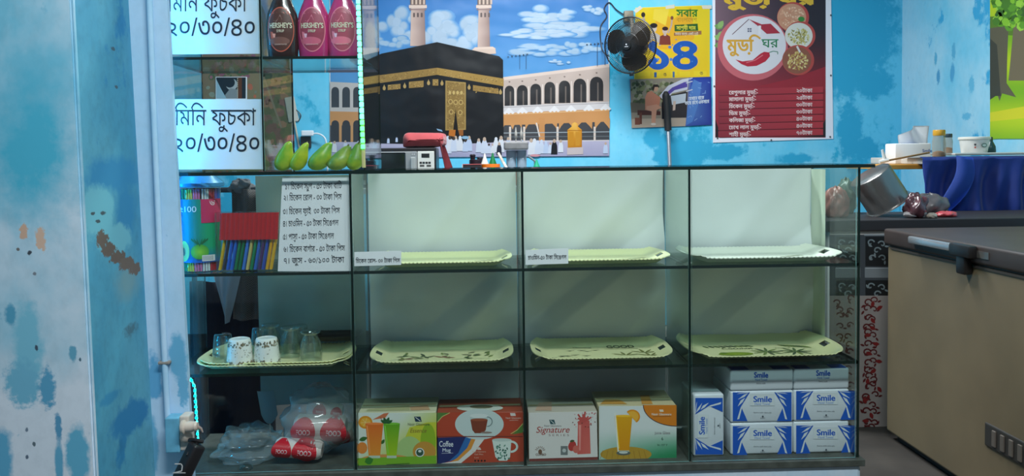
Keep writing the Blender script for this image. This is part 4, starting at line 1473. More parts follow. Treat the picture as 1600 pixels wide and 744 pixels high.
def d_mosque(p):
    T_, B_ = (46, 112, 184), (96, 160, 212)
    p.grad(516, -46, 951, 245, lambda u, v: tuple(T_[i] + (B_[i] - T_[i]) * min(1, v * 1.5) for i in range(3)), 6, 8)
    cl = (178, 196, 214)
    cloud(p, 552, 60, 36, 44, 26, (176, 192, 208), 1)
    cloud(p, 626, 40, 30, 22, 20, (170, 190, 210), 2); cloud(p, 704, 50, 44, 26, 34, cl, 3); cloud(p, 612, 64, 26, 10, 14, (160, 186, 208), 12)
    cloud(p, 856, 24, 38, 12, 26, cl, 4); cloud(p, 872, 46, 56, 10, 26, cl, 5); cloud(p, 836, 53, 50, 7, 20, (184, 200, 216), 15); cloud(p, 850, 78, 48, 8, 22, (166, 190, 212), 6); cloud(p, 905, 76, 30, 9, 14, (166, 190, 212), 16); cloud(p, 930, 14, 22, 8, 10, cl, 7)
    cloud(p, 874, 96, 16, 4, 8, cl, 8)
    ms, md = (206, 178, 166), (150, 124, 118)
    for x0, x1, yb in ((641, 665, 72), (746, 766, 86)):
        p.poly([(x0 + 3, -40), (x1 - 3, -40), (x1, yb), (x0, yb)], [ms, md, md, ms])
        p.rect(x0 - 2, 8, x1 + 2, 13, (222, 196, 182)); p.rect(x0, -8, x1, 8, (110, 88, 80))
        for k in range(4):
            p.rect(x0 + 2 + k * 6, -6, x0 + 5 + k * 6, 7, (206, 178, 160))
        for k in range(3):
            arch(p, x0 + 6 + k * 6, 20, 27, 3, (100, 84, 82))
        p.rect(x0 - 1, 14, x1 + 1, 16, md)
    p.poly([(738, 77), (774, 75), (775, 84), (738, 86)], (214, 188, 172)); p.poly([(742, 74), (770, 73), (774, 76), (738, 78)], (226, 200, 184))
    # arcades
    p.poly([(784, 122), (952, 101), (952, 171), (784, 172)], (196, 176, 166)); p.poly([(784, 121), (952, 100), (952, 105), (784, 126)], (222, 200, 188))
    for x, t, b, w in ((796, 134, 166, 15), (816, 133, 165, 17), (837, 131, 164, 17), (859, 128, 162, 17), (882, 126, 161, 18), (906, 123, 160, 20), (932, 120, 158, 21)):
        arch(p, x, t, b, w, (46, 44, 46))
        p.line([(x + w * .1, t + 9), (x + w * .1, b)], 2.2, (110, 98, 92))
        p.ell(x, t - 6, 1.6, 1.2, (128, 108, 102), 8)
        p.line([(x - w * .66, b), (x - w * .66, t + 4)], 1.6, (226, 210, 200))
    p.poly([(784, 166), (952, 159), (952, 176), (784, 178)], (214, 206, 206)); p.line([(786, 168), (952, 161)], .8, (150, 140, 140))
    p.poly([(784, 177), (952, 170), (952, 200), (784, 203)], (206, 146, 90)); p.line([(784, 179), (952, 172)], 1.5, (226, 180, 130))
    for x, y in ((795, 173), (816, 172), (840, 171), (866, 170), (892, 169), (920, 168), (946, 167)):
        p.poly([(x - 9, y + 4), (x, y - 5), (x + 9, y + 3.4), (x + 6, y + 5.4), (x + 3, y + 3.6), (x, y + 5.6), (x - 3, y + 3.8), (x - 6, y + 5.8)], (232, 226, 226))
    p.poly([(784, 196), (952, 190), (952, 220), (784, 221)], (70, 70, 74))
    for x, w in ((793, 11), (808, 10), (831, 14), (858, 17), (885, 16), (912, 18), (941, 16)):
        p.poly([(x - w * .75, 186), (x + w * .75, 185), (x + w * .72, 202), (x + w * .5, 197), (x, 188), (x - w * .5, 197), (x - w * .72, 203)], (206, 146, 90))
    for x in (797, 819, 871, 929):
        p.rect(x - 1.6, 198, x + 1.6, 221, (222, 204, 192))
    p.rect(842, 184, 851, 222, (204, 142, 86)); p.line([(838, 192), (843, 214)], 2, (226, 214, 206))
    p.line([(786, 208), (952, 206)], 1.0, (180, 190, 196)); p.line([(786, 214), (952, 213)], .5, (140, 150, 156))
    fl = (188, 182, 206)
    p.poly([(516, 221), (952, 219), (952, 243.5), (516, 247)], [fl, fl, (170, 166, 196), (150, 158, 190)])
    p.line([(786, 221), (952, 219.5)], 1.6, (216, 206, 206))
    # the far arcade beyond the cube
    p.poly([(516, 128), (604, 132), (604, 176), (516, 176)], (200, 190, 186)); p.poly([(516, 174), (604, 176), (604, 204), (516, 204)], (206, 146, 92)); p.poly([(516, 196), (604, 196), (604, 222), (516, 222)], (66, 66, 70))
    for x in (524, 541, 558, 575):
        arch(p, x, 136, 168, 12, (60, 62, 68)); arch(p, x, 188, 222, 12, (56, 56, 60))
    for x in (532, 550, 567):
        p.rect(x - 2, 190, x + 2, 222, (206, 150, 100))
    # the draped cube
    bk = (16, 18, 22)
    p.poly([(560, 100), (596, 84), (683, 66), (780, 88), (786, 94), (787, 222), (700, 226), (560, 224)], bk)
    p.poly([(683, 66), (780, 88), (786, 94), (787, 222), (700, 226), (684, 226)], (22, 24, 28))
    gd = (150, 118, 62)
    p.poly([(560, 122), (683, 106), (683, 117), (560, 135)], gd); p.poly([(683, 106), (787, 123), (787, 135), (683, 117)], (164, 130, 66))
    random.seed(4)
    for k in range(150):
        x = random.uniform(562, 785)
        y0 = 106 + (683 - x) * .13 if x < 683 else 106 + (x - 683) * .1635
        y = y0 + random.uniform(2, 10)
        p.line([(x, y), (x + random.uniform(-2, 2), y + random.uniform(-1.6, 1.6))], .7, random.choice([(196, 164, 96), (104, 80, 40)]))
    def gold(pts, n):
        p.poly(pts, gd)
        xs_, ys_ = [q[0] for q in pts], [q[1] for q in pts]
        p.specks(min(xs_) + 1, min(ys_) + 2, max(xs_) - 1, max(ys_) - 2, n, [(190, 158, 92), (108, 84, 44)], .4, 1.0)
    gold([(606, 133), (626, 131), (626, 139), (606, 141)], 20); gold([(639, 128), (662, 126), (662, 136), (639, 138)], 24); gold([(676, 124), (685, 124), (685, 134), (676, 134)], 12); gold([(739, 133), (779, 139), (779, 147), (739, 142)], 34)
    for x, y in ((600.5, 137), (632.5, 134), (669.7, 129), (690.7, 129.6), (733, 136), (782, 143.5)):
        p.ell(x, y + 1, 2.4, 3.4, (176, 146, 90), 12); p.poly([(x - 1.4, y - 1), (x, y - 5), (x + 1.4, y - 1)], (176, 146, 90))
    p.poly([(696, 126), (728, 129), (728, 203), (696, 204)], (164, 134, 76))
    p.poly([(698, 128), (726, 131), (726, 201), (698, 202)], (142, 112, 60))
    p.specks(698, 129, 726, 200, 150, [(186, 156, 92), (112, 88, 46), (170, 140, 80)], .5, 1.1)
    for k in range(4):
        p.ell(703 + k * 6, 145, 2, 3, (196, 168, 104), 10)
    for x, y in ((704, 159), (712, 160), (720, 160), (705, 175), (719, 176)):
        p.ell(x, y, 3.6, 4.2, (190, 160, 96), 12); p.ell(x, y, 2.2, 2.7, (130, 100, 54), 12)
    p.poly([(712, 170), (716, 206), (708, 206)], (24, 20, 18)); p.poly([(702, 203), (712, 203), (711, 214), (701, 212)], (190, 110, 40)); p.poly([(716, 203), (724, 203), (724, 212), (718, 212)], (150, 90, 40))
    # the golden shrine
    p.poly([(886, 242), (911, 241), (911, 230), (886, 231)], (206, 190, 190))
    p.poly([(887, 231), (886.5, 203), (893, 198), (894, 193), (898, 191), (902, 193), (903, 198), (909, 203), (909, 230)], [(196, 130, 26), (226, 156, 46), (236, 176, 70), (236, 176, 70), (240, 186, 90), (236, 176, 70), (226, 156, 46), (206, 136, 36), (190, 120, 20)])
    p.rect(889, 206, 896, 228, (204, 138, 34)); p.rect(899, 206, 906, 228, (206, 142, 40)); p.line([(886, 204), (909, 204)], 1.2, (170, 104, 20))
    # people
    random.seed(9)
    wh = [(206, 214, 232), (190, 204, 230), (220, 222, 230)]
    for x, y, h in ((586, 236, 18), (560, 238, 18), (540, 236, 17), (523, 238, 18), (607, 224, 10), (620, 222, 9), (700, 240, 28), (703, 236, 24), (712, 234, 22), (719, 236, 24), (709, 237, 24), (727, 237, 20), (733, 236, 24), (748, 238, 22), (757, 240, 26), (764, 240, 16), (770, 240, 16), (775, 238, 24), (783, 238, 26), (794, 236, 22), (830, 242, 26), (835, 242, 26), (840, 241, 22), (846, 240, 22), (853, 240, 20), (860, 240, 18), (876, 238, 20), (946, 240, 18), (815, 240, 22)):
        pilgrim(p, x, y, h, random.choice(wh))
    pilgrim(p, 866, 241, 24, (24, 24, 30)); pilgrim(p, 780, 242, 20, (40, 44, 60))
    p.poly([(682, 201), (690, 203), (692, 206), (684, 204)], (140, 176, 206)); p.ell(727, 215, 6, 2.4, (140, 180, 210)); p.ell(836, 243, 8, 2, (214, 150, 160))
    p.line([(822, 108), (822, 84)], .6, (60, 70, 90)); p.line([(812, 108), (812, 86)], .5, (60, 70, 90))
    for k in range(6):
        p.ell(794 + k * 6, 89 - k * .8, 1.2, .9, (50, 56, 66), 6)
    p.line([(933, 104), (933, 66)], .7, (60, 70, 90)); p.line([(945, 102), (945, 66)], .7, (60, 70, 90))
    for k in range(6):
        p.ell(917 + k * 6, 70 - k * .6, 1.3, 1, (50, 56, 66), 6)
poster('mosque_poster', 'large glossy poster of a black draped cube in a white arcaded courtyard', [(515, -48), (952, -48), (952, 243), (515, 247.5)], YP, 'poster', d_mosque, PG)

def person_bust(p, x, y, s, skin, hair, shirt):
    p.poly([(x - 9 * s, y + 22 * s), (x - 8 * s, y + 9 * s), (x - 2 * s, y + 6 * s), (x + 3 * s, y + 6 * s), (x + 8 * s, y + 9 * s), (x + 9 * s, y + 22 * s)], shirt)
    p.rect(x - 2 * s, y + 3 * s, x + 2 * s, y + 8 * s, skin); p.ell(x, y, 4.2 * s, 5.4 * s, skin, 14); p.ell(x + .3 * s, y - 3.2 * s, 4.8 * s, 3.2 * s, hair, 12)
def d_yellow(p):
    p.poly([(994, 13), (1108, 9), (1108, 120), (992, 124)], [(240, 206, 30), (232, 206, 40), (236, 196, 30), (230, 196, 40)])
    p.poly([(1012, 76), (1030, 16), (1052, 30), (1080, 11), (1085, 60), (1060, 78)], (236, 176, 40)); p.poly([(1022, 14), (1046, 12), (1040, 40), (1020, 30)], (244, 214, 70))
    p.text('সবার', 1057, 26, 17, (40, 120, 40), w=33, bold=.03); p.text('বাংলাদেশ', 1057, 34, 9, (170, 130, 40), w=32)
    p.poly([(1054, 39), (1090, 37), (1091, 48), (1054, 49)], (50, 96, 40)); p.text('সাশ্রয়ী দাম', 1057, 46.5, 8.5, (236, 220, 70), w=30, bold=.02)
    p.poly([(1053, 51), (1096, 48), (1096, 54), (1053, 56)], (160, 110, 70)); p.text('সবার জন্য একই রেট', 1055, 55, 6, (240, 226, 200), w=36)
    p.line([(1005, 24), (1007, 36), (1016, 52)], 3.4, (190, 168, 150)); p.ell(1005, 23, 3.2, 4, (44, 34, 30))
    person_bust(p, 1021, 44, 1.25, (206, 190, 178), (40, 32, 32), (190, 178, 172))
    p.line([(1050, 30), (1049, 40), (1044, 52)], 2.6, (196, 170, 150)); p.ell(1050, 28, 2.4, 3, (130, 80, 56))
    person_bust(p, 1039, 48, 1.0, (206, 182, 170), (60, 30, 30), (130, 56, 44))
    for dx, c, b in ((0, (240, 190, 60), .085), (0, (36, 90, 176), .045)):
        p.text('১৪', 1007, 107, 66, c, w=80, bold=b)
    p.specks(1010, 62, 1086, 104, 14, [(80, 130, 200), (60, 110, 190)], 1, 3)
    for x, w, h in ((996, 20, 8), (1020, 12, 6), (1048, 10, 9), (1062, 16, 5), (1084, 20, 8)):
        p.rect(x, 114 - h * .4, x + w, 119, (238, 206, 40))
    p.rect(1022, 113, 1026, 121, (50, 96, 150)); p.rect(1051, 112, 1054, 121, (70, 110, 150)); p.text('ঙ', 1036, 119, 8, (60, 60, 60)); p.text('ঙ', 1093, 117, 8, (60, 60, 60))
    for pts in ([(990, 16), (1000, 9), (1004, 13), (993, 21)], [(1040, 9), (1054, 7), (1054, 13), (1040, 14)], [(1096, 9), (1112, 8), (1112, 14), (1098, 14)]):
        p.poly(pts, (226, 222, 206))
poster('yellow_poster', 'yellow printed poster with blue numerals, taped behind the wall fan', [(993, 12), (1109, 8), (1109, 121), (991, 125)], YP - .002, 'poster', d_yellow, PG, (226, 200, 60))
def d_bluep(p):
    p.poly([(985, 124), (1076, 121), (1072, 197), (987, 200)], (150, 138, 122))
    random.seed(31)
    p.specks(988, 128, 1052, 162, 120, [(96, 104, 66), (130, 132, 90), (164, 160, 130), (74, 80, 56)], 2, 5)
    p.poly([(985, 160), (1030, 164), (1030, 176), (986, 176)], (110, 98, 84)); p.poly([(987, 186), (1072, 184), (1072, 197), (987, 200)], (188, 168, 150))
    p.poly([(1030, 150), (1044, 134), (1066, 124), (1076, 122), (1074, 140), (1050, 146), (1040, 160)], (210, 208, 222)); p.poly([(1036, 150), (1050, 137), (1070, 128), (1074, 128), (1074, 136), (1054, 141), (1040, 152)], (92, 74, 160))
    p.poly([(1044, 150), (1074, 142), (1073, 184), (1040, 184)], (56, 46, 46)); p.poly([(1048, 150), (1072, 146), (1071, 160), (1050, 164)], (200, 206, 216))
    p.poly([(996, 172), (1032, 174), (1032, 180), (996, 180)], (84, 44, 38)); p.rect(999, 176, 1003, 194, (110, 60, 48)); p.rect(992, 184, 1000, 195, (130, 76, 60))
    p.poly([(1012, 144), (1018, 142), (1028, 150), (1032, 152), (1030, 166), (1020, 172), (1008, 172), (1008, 152)], (206, 132, 104)); p.poly([(1010, 166), (1026, 163), (1034, 168), (1026, 172), (1024, 192), (1018, 192), (1018, 174), (1010, 172)], (216, 156, 128))
    p.ell(1024, 138, 4.4, 5.4, (206, 158, 130)); p.poly([(1019, 138), (1021, 132), (1028, 132), (1029, 136), (1023, 136), (1021, 143)], (46, 30, 28)); p.ell(1021, 194, 4, 1.8, (222, 210, 200))
    p.poly([(1034, 160), (1042, 156), (1044, 186), (1034, 186)], (40, 40, 50)); p.poly([(1052, 158), (1056, 158), (1055, 172), (1051, 173)], (214, 186, 170))
    bl_ = (40, 54, 150)
    p.poly([(1080, 121), (1111, 120), (1112, 195), (1071, 197), (1074, 170)], [(50, 66, 166), bl_, (44, 50, 140), (64, 90, 170), (90, 130, 196)])
    p.poly([(1074, 170), (1079, 140), (1084, 124), (1096, 130), (1092, 160), (1082, 190), (1072, 196)], (86, 128, 196))
    for k in range(16):
        x, y = random.uniform(1078, 1106), random.uniform(128, 192)
        p.line([(x, y), (x + random.uniform(-6, 6), y + random.uniform(-4, 4))], .8, (140, 170, 220))
    for y in (124, 129, 142):
        p.line([(1072, y + 1), (1082, y - 2)], 1.4, (214, 214, 226))
    p.text('যেখানে থাকে', 1076, 157, 8, (226, 230, 240), w=24, bold=.03, slope=-.08); p.text('কাছে রাখে একসাথে', 1070, 164, 8, (226, 230, 240), w=38, bold=.03, slope=-.08)
poster('photo_poster', 'wide poster with a seated woman photo and a blue end, under the yellow poster', [(984, 124), (1111, 120), (1112, 195), (987, 200)], YP - .0035, 'poster', d_bluep, PG, (90, 100, 150))
def d_red(p):
    def bg(u, v):
        a, b, c, d = (128, 100, 112), (50, 38, 48), (166, 44, 58), (150, 34, 46)
        k = max(0, min(1, (v - .35) * 2.6))
        t = [a[i] + (b[i] - a[i]) * min(1, u * 1.25) for i in range(3)]
        q = [c[i] + (d[i] - c[i]) * u for i in range(3)]
        return tuple(t[i] + (q[i] - t[i]) * k for i in range(3))
    p.grad(1117.5, -40, 1290, 215, bg, 10, 16)
    p.poly([(1180, 136), (1240, 122), (1290, 104), (1290, 140)], (160, 40, 54))
    p.poly([(1118, 186), (1126, 212), (1160, 215), (1118, 215)], (44, 28, 34)); p.poly([(1290, 186), (1276, 212), (1240, 214), (1290, 214)], (40, 26, 32))
    p.text('মুড়ি ঘর', 1131, 7, 30, (236, 190, 60), w=142, bold=.06)
    for k in range(12):
        leaf(p, 1116 + (k % 4) * 6, 40 + k * 4, 14, 9, random.uniform(-1, .8), random.choice([(120, 160, 90), (150, 186, 110)]))
    p.ell(1176, 74, 55, 52, (206, 104, 112)); p.ell(1178.5, 70.5, 49.5, 45.5, (226, 222, 228))
    for x, y, r in ((1239, 27, 25), (1250, 56, 24), (1247, 94, 25)):
        p.ell(x, y, r, r * .95, (190, 76, 70)); p.ell(x - 2, y, r * .9, r * .85, [(206, 150, 120), (226, 224, 214), (150, 90, 70)][[27, 56, 94].index(y)])
        rs = random.Random(int(x))
        cols = [[(226, 172, 140), (206, 140, 110), (236, 196, 166)], [(190, 176, 100), (150, 140, 70), (214, 204, 140)], [(214, 186, 110), (186, 150, 80), (230, 210, 150)]][[27, 56, 94].index(y)]
        p.k = .1
        for k in range(90):
            a, q = rs.uniform(0, 6.28), rs.random() ** .5 * r * (.80 if y == 27 else .68)
            p.ell(x - 2 + q * math.cos(a), y + 1 + q * .85 * math.sin(a), rs.uniform(1.2, 3), rs.uniform(.7, 1.6), rs.choice(cols), 7, rs.random() * 3)
    p.k = 1.0
    p.ell(1252, 30, 5, 4, (60, 140, 60)); p.line([(1245, 72), (1250, 82)], 3, (226, 220, 216))
    p.line([(1144, 54), (1170, 30)], 1, (110, 60, 70)); p.poly([(1170, 30), (1190, 38), (1204, 37), (1219, 52), (1198, 53), (1190, 46), (1186, 42)], (176, 50, 66)); p.rect(1185, 40, 1189, 54, (236, 232, 236))
    for a, b in ((1168, 44), (1171.5, 44), (1168, 47.5), (1171.5, 47.5)):
        p.rect(a, b, a + 2.6, b + 2.6, (110, 110, 130))
    p.text('মুড়ি', 1136, 80, 28, (224, 168, 60), w=52, bold=.03); p.text('ঘর', 1190, 74, 20, (50, 130, 86), w=26, bold=.012)
    p.poly([(1149, 93), (1160, 96), (1176, 94), (1188, 84), (1194, 81), (1202, 82), (1203, 88), (1196, 96), (1182, 103), (1168, 104), (1158, 100)], (190, 40, 60)); p.line([(1166, 98), (1180, 94), (1192, 86)], 1.4, (226, 120, 130)); p.line([(1202, 82), (1208, 80), (1215, 81), (1215, 85)], 1.4, (110, 150, 130))
    R = [('রেগুলার মুড়ি:-', '২০টাকা', 145, 45, 142), ('মাসালা মুড়ি:-', '২৫টাকা', 155.5, 42, 153), ('চিকেন মুড়ি:-', '৩০টাকা', 166.5, 40, 164), ('ডিম মুড়ি:-', '৩০টাকা', 177.5, 33, 175), ('কলিজা মুড়ি:-', '৪০টাকা', 188.5, 41, 186), ('চোখ লাল মুড়ি:-', '৪০টাকা', 199.5, 50, 197), ('শাহী মুড়ি:-', '৭০টাকা', 210.5, 34, 208)]
    for i, (s, pz, y, w, y2) in enumerate(R):
        p.poly([(1122, y - 5.5), (1286, y2 - 6.5), (1286, y2 + 2.8), (1122, y + 4.2)], [(150, 50, 62), (190, 56, 68), (186, 52, 64), (140, 46, 58)])
        p.line([(1124, y + 4.6), (1287, y2 + 3.2)], .9, (96, 26, 36))
    for i, (s, pz, y, w, y2) in enumerate(R):
        p.text(s, 1139, y + 2.6, 8.6, (246, 222, 220), w=w, bold=.022, slope=-.012); p.text(pz, 1244, y2 + 2.6, 8.6, (246, 222, 220), w=25, bold=.022, slope=-.012)
    for x, y in ((1121, 216), (1205, 219), (1297, 214), (1298, 118), (1298, 24), (1116, 135)):
        p.ell(x, y, 1.4, 1.6, (90, 90, 96), 8)
poster('menu_board', 'dark red menu poster in a white border, hung past the yellow poster', [(1113, -44), (1298, -44), (1302, 217), (1114, 223)], YP - .001, 'menu', d_red, print_mat('printed_menu', .35, .1), (226, 224, 232))
def d_flower(p):
    p.rect(316, -30, 456, 272, (128, 116, 96))
    p.grad(316, 60, 456, 272, lambda u, v: (150 - 30 * v, 120 + 10 * u, 100 - 20 * v), 4, 4)
    random.seed(15)
    p.specks(324, 90, 398, 122, 70, [(150, 92, 110), (120, 80, 60), (176, 110, 120), (90, 110, 70)], 2, 6)
    p.specks(410, 90, 447, 126, 50, [(96, 110, 80), (130, 130, 90), (80, 92, 70)], 2, 6, 1.5)
    p.specks(412, 124, 447, 260, 100, [(150, 110, 96), (170, 120, 110), (120, 120, 84), (146, 138, 110), (188, 140, 110)], 2, 7, 1.6)
    p.specks(324, 130, 400, 262, 60, [(150, 160, 140), (196, 110, 80), (130, 140, 120)], 2, 6)
    p.line([(412, 120), (440, 200)], 3, (170, 150, 128))
poster('flower_poster', 'brownish poster of pink flowers and foliage seen through the small case', [(315, -32), (456, -32), (457, 272), (316, 274)], YP, 'poster', d_flower, PG)
def d_dark(p):
    p.rect(338, 121, 384, 154, (30, 40, 48)); p.ell(362, 132, 9, 9, (190, 196, 196)); p.ell(359, 129, 8, 8, (30, 40, 48)); p.poly([(352, 148), (360, 138), (372, 140), (374, 154), (350, 154)], (150, 158, 160))
    p.rect(372, 121, 378, 154, (110, 60, 30))
    for k in range(10):
        p.rect(370.6, 122 + k * 3.2, 372, 124 + k * 3.2, (214, 200, 170))
    p.poly([(338, 124), (346, 140), (354, 154), (338, 154)], (170, 206, 220))
poster('dark_picture', 'small dark picture with a white swirl above the lower price sign', [(337, 120), (386, 120), (386, 200), (337, 200)], YP - .006, 'picture', d_dark, PG)
# tree picture on the right-hand wall
xt = XW - .004
Pm = lambda px, py: at(px, py, 0, xt)
Pq = [Pm(1547, -30), Pm(1690, -40), Pm(1690, 206), Pm(1547, 218)]
bm = NB(); th = Vector((.0015, 0, 0))
hexa(bm, [Pq[3], Pq[2], Pq[2] + th, Pq[3] + th, Pq[0], Pq[1], Pq[1] + th, Pq[0] + th])
o = tag(obj('tree_poster', bm, mat('poster_sheet_green', (150, 190, 60), .5), None, False, sum(Pq, Vector()) / 4), 'bright green poster of shady trees on a lawn, high above the blue cloth', 'poster')
pr = Print(Pm, (-1, 0, 0))
def lawn(u, v):
    return (120 + 60 * math.sin(v * 9) ** 2, 170 + 30 * math.sin(v * 9) ** 2, 16)
pr.grad(1547, -30, 1690, 217, lawn, 2, 24)
random.seed(8)
pr.poly([(1547, 176), (1690, 150), (1690, 176), (1547, 190)], (206, 200, 30))
pr.poly([(1547, 26), (1690, 20), (1690, 60), (1547, 54)], (86, 120, 30))
pr.poly([(1547, 44), (1576, 40), (1574, 90), (1573, 130), (1588, 152), (1566, 146), (1562, 158), (1556, 140), (1547, 152)], (92, 86, 64)); pr.poly([(1584, 40), (1690, 34), (1690, 126), (1576, 126)], (112, 100, 74)); pr.poly([(1547, 60), (1558, 70), (1564, 150), (1556, 150), (1547, 156)], (60, 60, 46))
pr.specks(1554, -21, 1680, 42, 420, [(92, 150, 30), (130, 186, 40), (70, 120, 26), (150, 200, 60), (54, 96, 24)], 3, 8)
pr.done('printed_picture', PM, o)

# ------------------------------------------------------------------ wall fan and the pole
def fan():
    y = 2.68
    c = atY(984.5, 71, y)
    t = thing('wall_fan', 'black caged fan with dark blades mounted high on the blue wall', 'fan', c)
    R = .169
    Mx = Matrix.Translation(c) @ Matrix.Rotation(math.radians(-34), 4, 'Z') @ Matrix.Rotation(math.radians(6), 4, 'X')
    def put(name, bm, m, sm=True):
        bmesh.ops.transform(bm, matrix=Mx, verts=bm.verts)
        return obj(name, bm, m, t, sm)
    mb = mat('fan_black', (24, 22, 22), .35)
    for name, s in (('front_guard', -1), ('rear_guard', 1)):
        bm = NB()
        for k in range(96):
            a = 2 * PI * k / 96
            pts = []
            for r in (.030, .06, .10, .14, R):
                q = s * .048 * math.cos(min(1, r / R) * PI / 2) ** .8
                aa = a + .25 * (r / R) * s
                pts.append((r * math.cos(aa), q, r * math.sin(aa)))
            tube(bm, pts, .0015, 4)
        for r in (.075, .125):
            q = s * .048 * math.cos(r / R * PI / 2) ** .8
            tube(bm, [(r * math.cos(a), q, r * math.sin(a)) for a in [2 * PI * k / 40 for k in range(41)]], .0014, 5, cap=False)
        put(name, bm, mb)
    bm = NB(); tube(bm, [(R * math.cos(a), 0, R * math.sin(a)) for a in [2 * PI * k / 48 for k in range(49)]], .0045, 8, cap=False); put('guard_rim', bm, mb)
    for k in range(3):
        bm = NB()
        a0 = 2 * PI * k / 3 + .55
        def fn(u, v):
            r = .030 + .125 * u
            w = 1.55 * (math.sin(PI * (.12 + .80 * u)) ** .6)
            a = a0 + w * (v - .5) + .25 * u
            return Vector((r * math.cos(a), .022 * (v - .5) + .004, r * math.sin(a)))
        grid(bm, fn, 12, 8); solid(bm, .0016)
        put('blade', bm, mat('fan_blade', (64, 52, 38), .3, coat=.4))
    bm = NB(); lathe(bm, [(.004, -.056), (.026, -.055), (.030, -.050), (.030, -.040)], (0, 0, 0), 28, axis='y'); put('badge', bm, mb)
    bm = NB(); lathe(bm, [(.034, -.022), (.036, -.01), (.034, .02), (.03, .03)], (0, 0, 0), 28, axis='y'); put('hub', bm, mat('fan_hub', (70, 60, 40), .3))
    pr = Print(lambda x, z: Mx @ Vector((x, -.0562, z)), (0, -1, 0), base=.0006)
    pr.ell(0, .006, .005, .005, (180, 180, 184)); pr.text('National', -.011, -.008, -.008, (190, 190, 196), w=.022, bold=.02) if False else pr.line([(-.012, -.007), (.012, -.007)], .004, (170, 170, 176))
    o = [x for x in t.children if x.name.startswith('badge')][0]
    pr.done('badge_mark', PB, t)
    bm = NB(); lathe(bm, [(.045, .045), (.066, .055), (.070, .075), (.064, .13), (.045, .155), (.02, .16)], (0, 0, 0), 28, axis='y'); put('motor_housing', bm, mb)
    bm = NB(); box(bm, -.012, .012, -.008, .008, -R - .016, -R + .006, .003); put('guard_clip', bm, mb)
    k = atY(982, 22, YB - .03)
    bm = NB(); box(bm, k.x - .03, k.x + .03, YB - .05, YB, k.z - .05, k.z + .02, .006)
    tube(bm, [(k.x, YB - .05, k.z - .02), (k.x, 2.86, k.z - .05), (c.x + .05, 2.82, c.z + .02)], .013, 10)
    obj('mount', bm, mat('fan_mount', (120, 110, 92), .5), t, True)
    w = smoothline([atY(986, 30, YB - .02), atY(964, 16, YB - .012), atY(952, 4, YB - .01), atY(944, 14, YB - .01), atY(948, 26, YB - .01), atY(938, 44, YB - .01), atY(941, 78, YB - .02), atY(952, 88, 2.84)], 6)
    bm = NB(); tube(bm, w, .004, 6); obj('power_cord', bm, mat('cord_dark', (40, 40, 48), .5), t, True)
fan()
yp = 2.945
a, b = atY(1040.5, 148, yp), atY(1044, 204, yp)
c = atY(1048, 300, 2.80)
dd = (c - a).normalized()
a = a - dd * .0
foot = a + dd * (a.z / -dd.z)
t = thing('mop', 'mop pole with black grip and steel shaft leaning before the photo poster', 'mop', foot)
bm = NB(); tube(bm, [a - dd * .02, a, a + dd * .01, b], [.012, .023, .024, .022], 14); obj('grip', bm, mat('rubber_grip', (28, 26, 28), .6), t, True)
bm = NB(); tube(bm, [b, foot - dd * .06], .013, 12); obj('shaft', bm, mat('steel_shaft', (176, 178, 184), .25, .8), t, True)
bm = NB(); lathe(bm, [(.05, .004), (.10, .02), (.09, .06), (.03, .09), (.015, .10)], (foot.x, foot.y, 0), 18); obj('mop_head', bm, mat('mop_head_cloth', (150, 146, 140), .9), t, True)

# ------------------------------------------------------------------ back table with the microwave, cloth, bowl and mixer
TB = .955
t = thing('back_table', 'plain work table behind the showcase carrying the microwave', 'table', (-.15, 2.3, 0))
bm = NB(); box(bm, -1.0, .62, 2.02, 2.62, TB - .03, TB, .003); obj('table_top', bm, mat('table_pale', (150, 160, 165), .5), t)
for x in (-.96, .58):
    for y in (2.06, 2.58):
        bm = NB(); box(bm, x - .02, x + .02, y - .02, y + .02, 0, TB - .03, .002); obj('leg', bm, mat('table_leg', (90, 96, 100), .5), t)
ym = 2.10
mx0, mx1 = atY(548, 240, ym).x, atY(681, 240, ym).x
mzt = atY(640, 231, ym).z
mz0 = TB + .012
mw = thing('microwave_oven', 'silver fronted black microwave oven with a red cloth on top', 'microwave', ((mx0 + mx1) / 2, ym + .16, TB))
bm = NB(); box(bm, mx0, mx1, ym + .012, ym + .34, mz0, mzt, .006); obj('casing', bm, mat('microwave_black', (26, 24, 26), .35), mw)
xd = atY(652.5, 250, ym).x
bm = NB(); box(bm, mx0 + .002, xd - .002, ym - .006, ym + .012, mz0 + .004, mzt - .020, .004)
dr = obj('door', bm, mat('microwave_silver', (150, 152, 152), .35, .3), mw)
xw0, xw1 = mx0 + .02, atY(634, 250, ym).x
wz = atY(620, 238.5, ym).z
bm = NB(); box(bm, xw0, xw1, ym - .009, ym - .004, mz0 + .03, wz, .006); obj('window', bm, mat('microwave_window', (18, 22, 26), .1, spec=.8), dr)
bm = NB(); box(bm, atY(642, 250, ym).x, atY(649.5, 250, ym).x, ym - .020, ym - .006, mz0 + .03, atY(645, 246, ym).z, .003); obj('handle', bm, mat('microwave_handle', (176, 178, 176), .3, .4), dr)
bm = NB(); box(bm, xd, atY(678.5, 250, ym).x, ym - .006, ym + .012, mz0 + .004, mzt - .020, .003)
pn = obj('control_panel', bm, mat('microwave_panel', (206, 204, 196), .4), mw)
pr = Print(mpY(ym - .006), NY, base=.0006)
pr.rect(658.5, 240, 671, 246.5, (24, 24, 24))
for k in range(4):
    pr.rect(655.5 + k * 4.6, 252.8, 659.2 + k * 4.6, 256, (44, 42, 42))
for k in range(2):
    pr.rect(656 + k * 10.5, 257.6, 663 + k * 10.5, 260.5, (70, 68, 66))
pr.rect(666, 265, 673, 269, (40, 40, 42)); pr.line([(658, 263.5), (663, 263.5)], .6, (110, 108, 104))
pr.done('buttons', PB, pn)
pr = Print(mpY(ym - .006), NY, base=.0006)
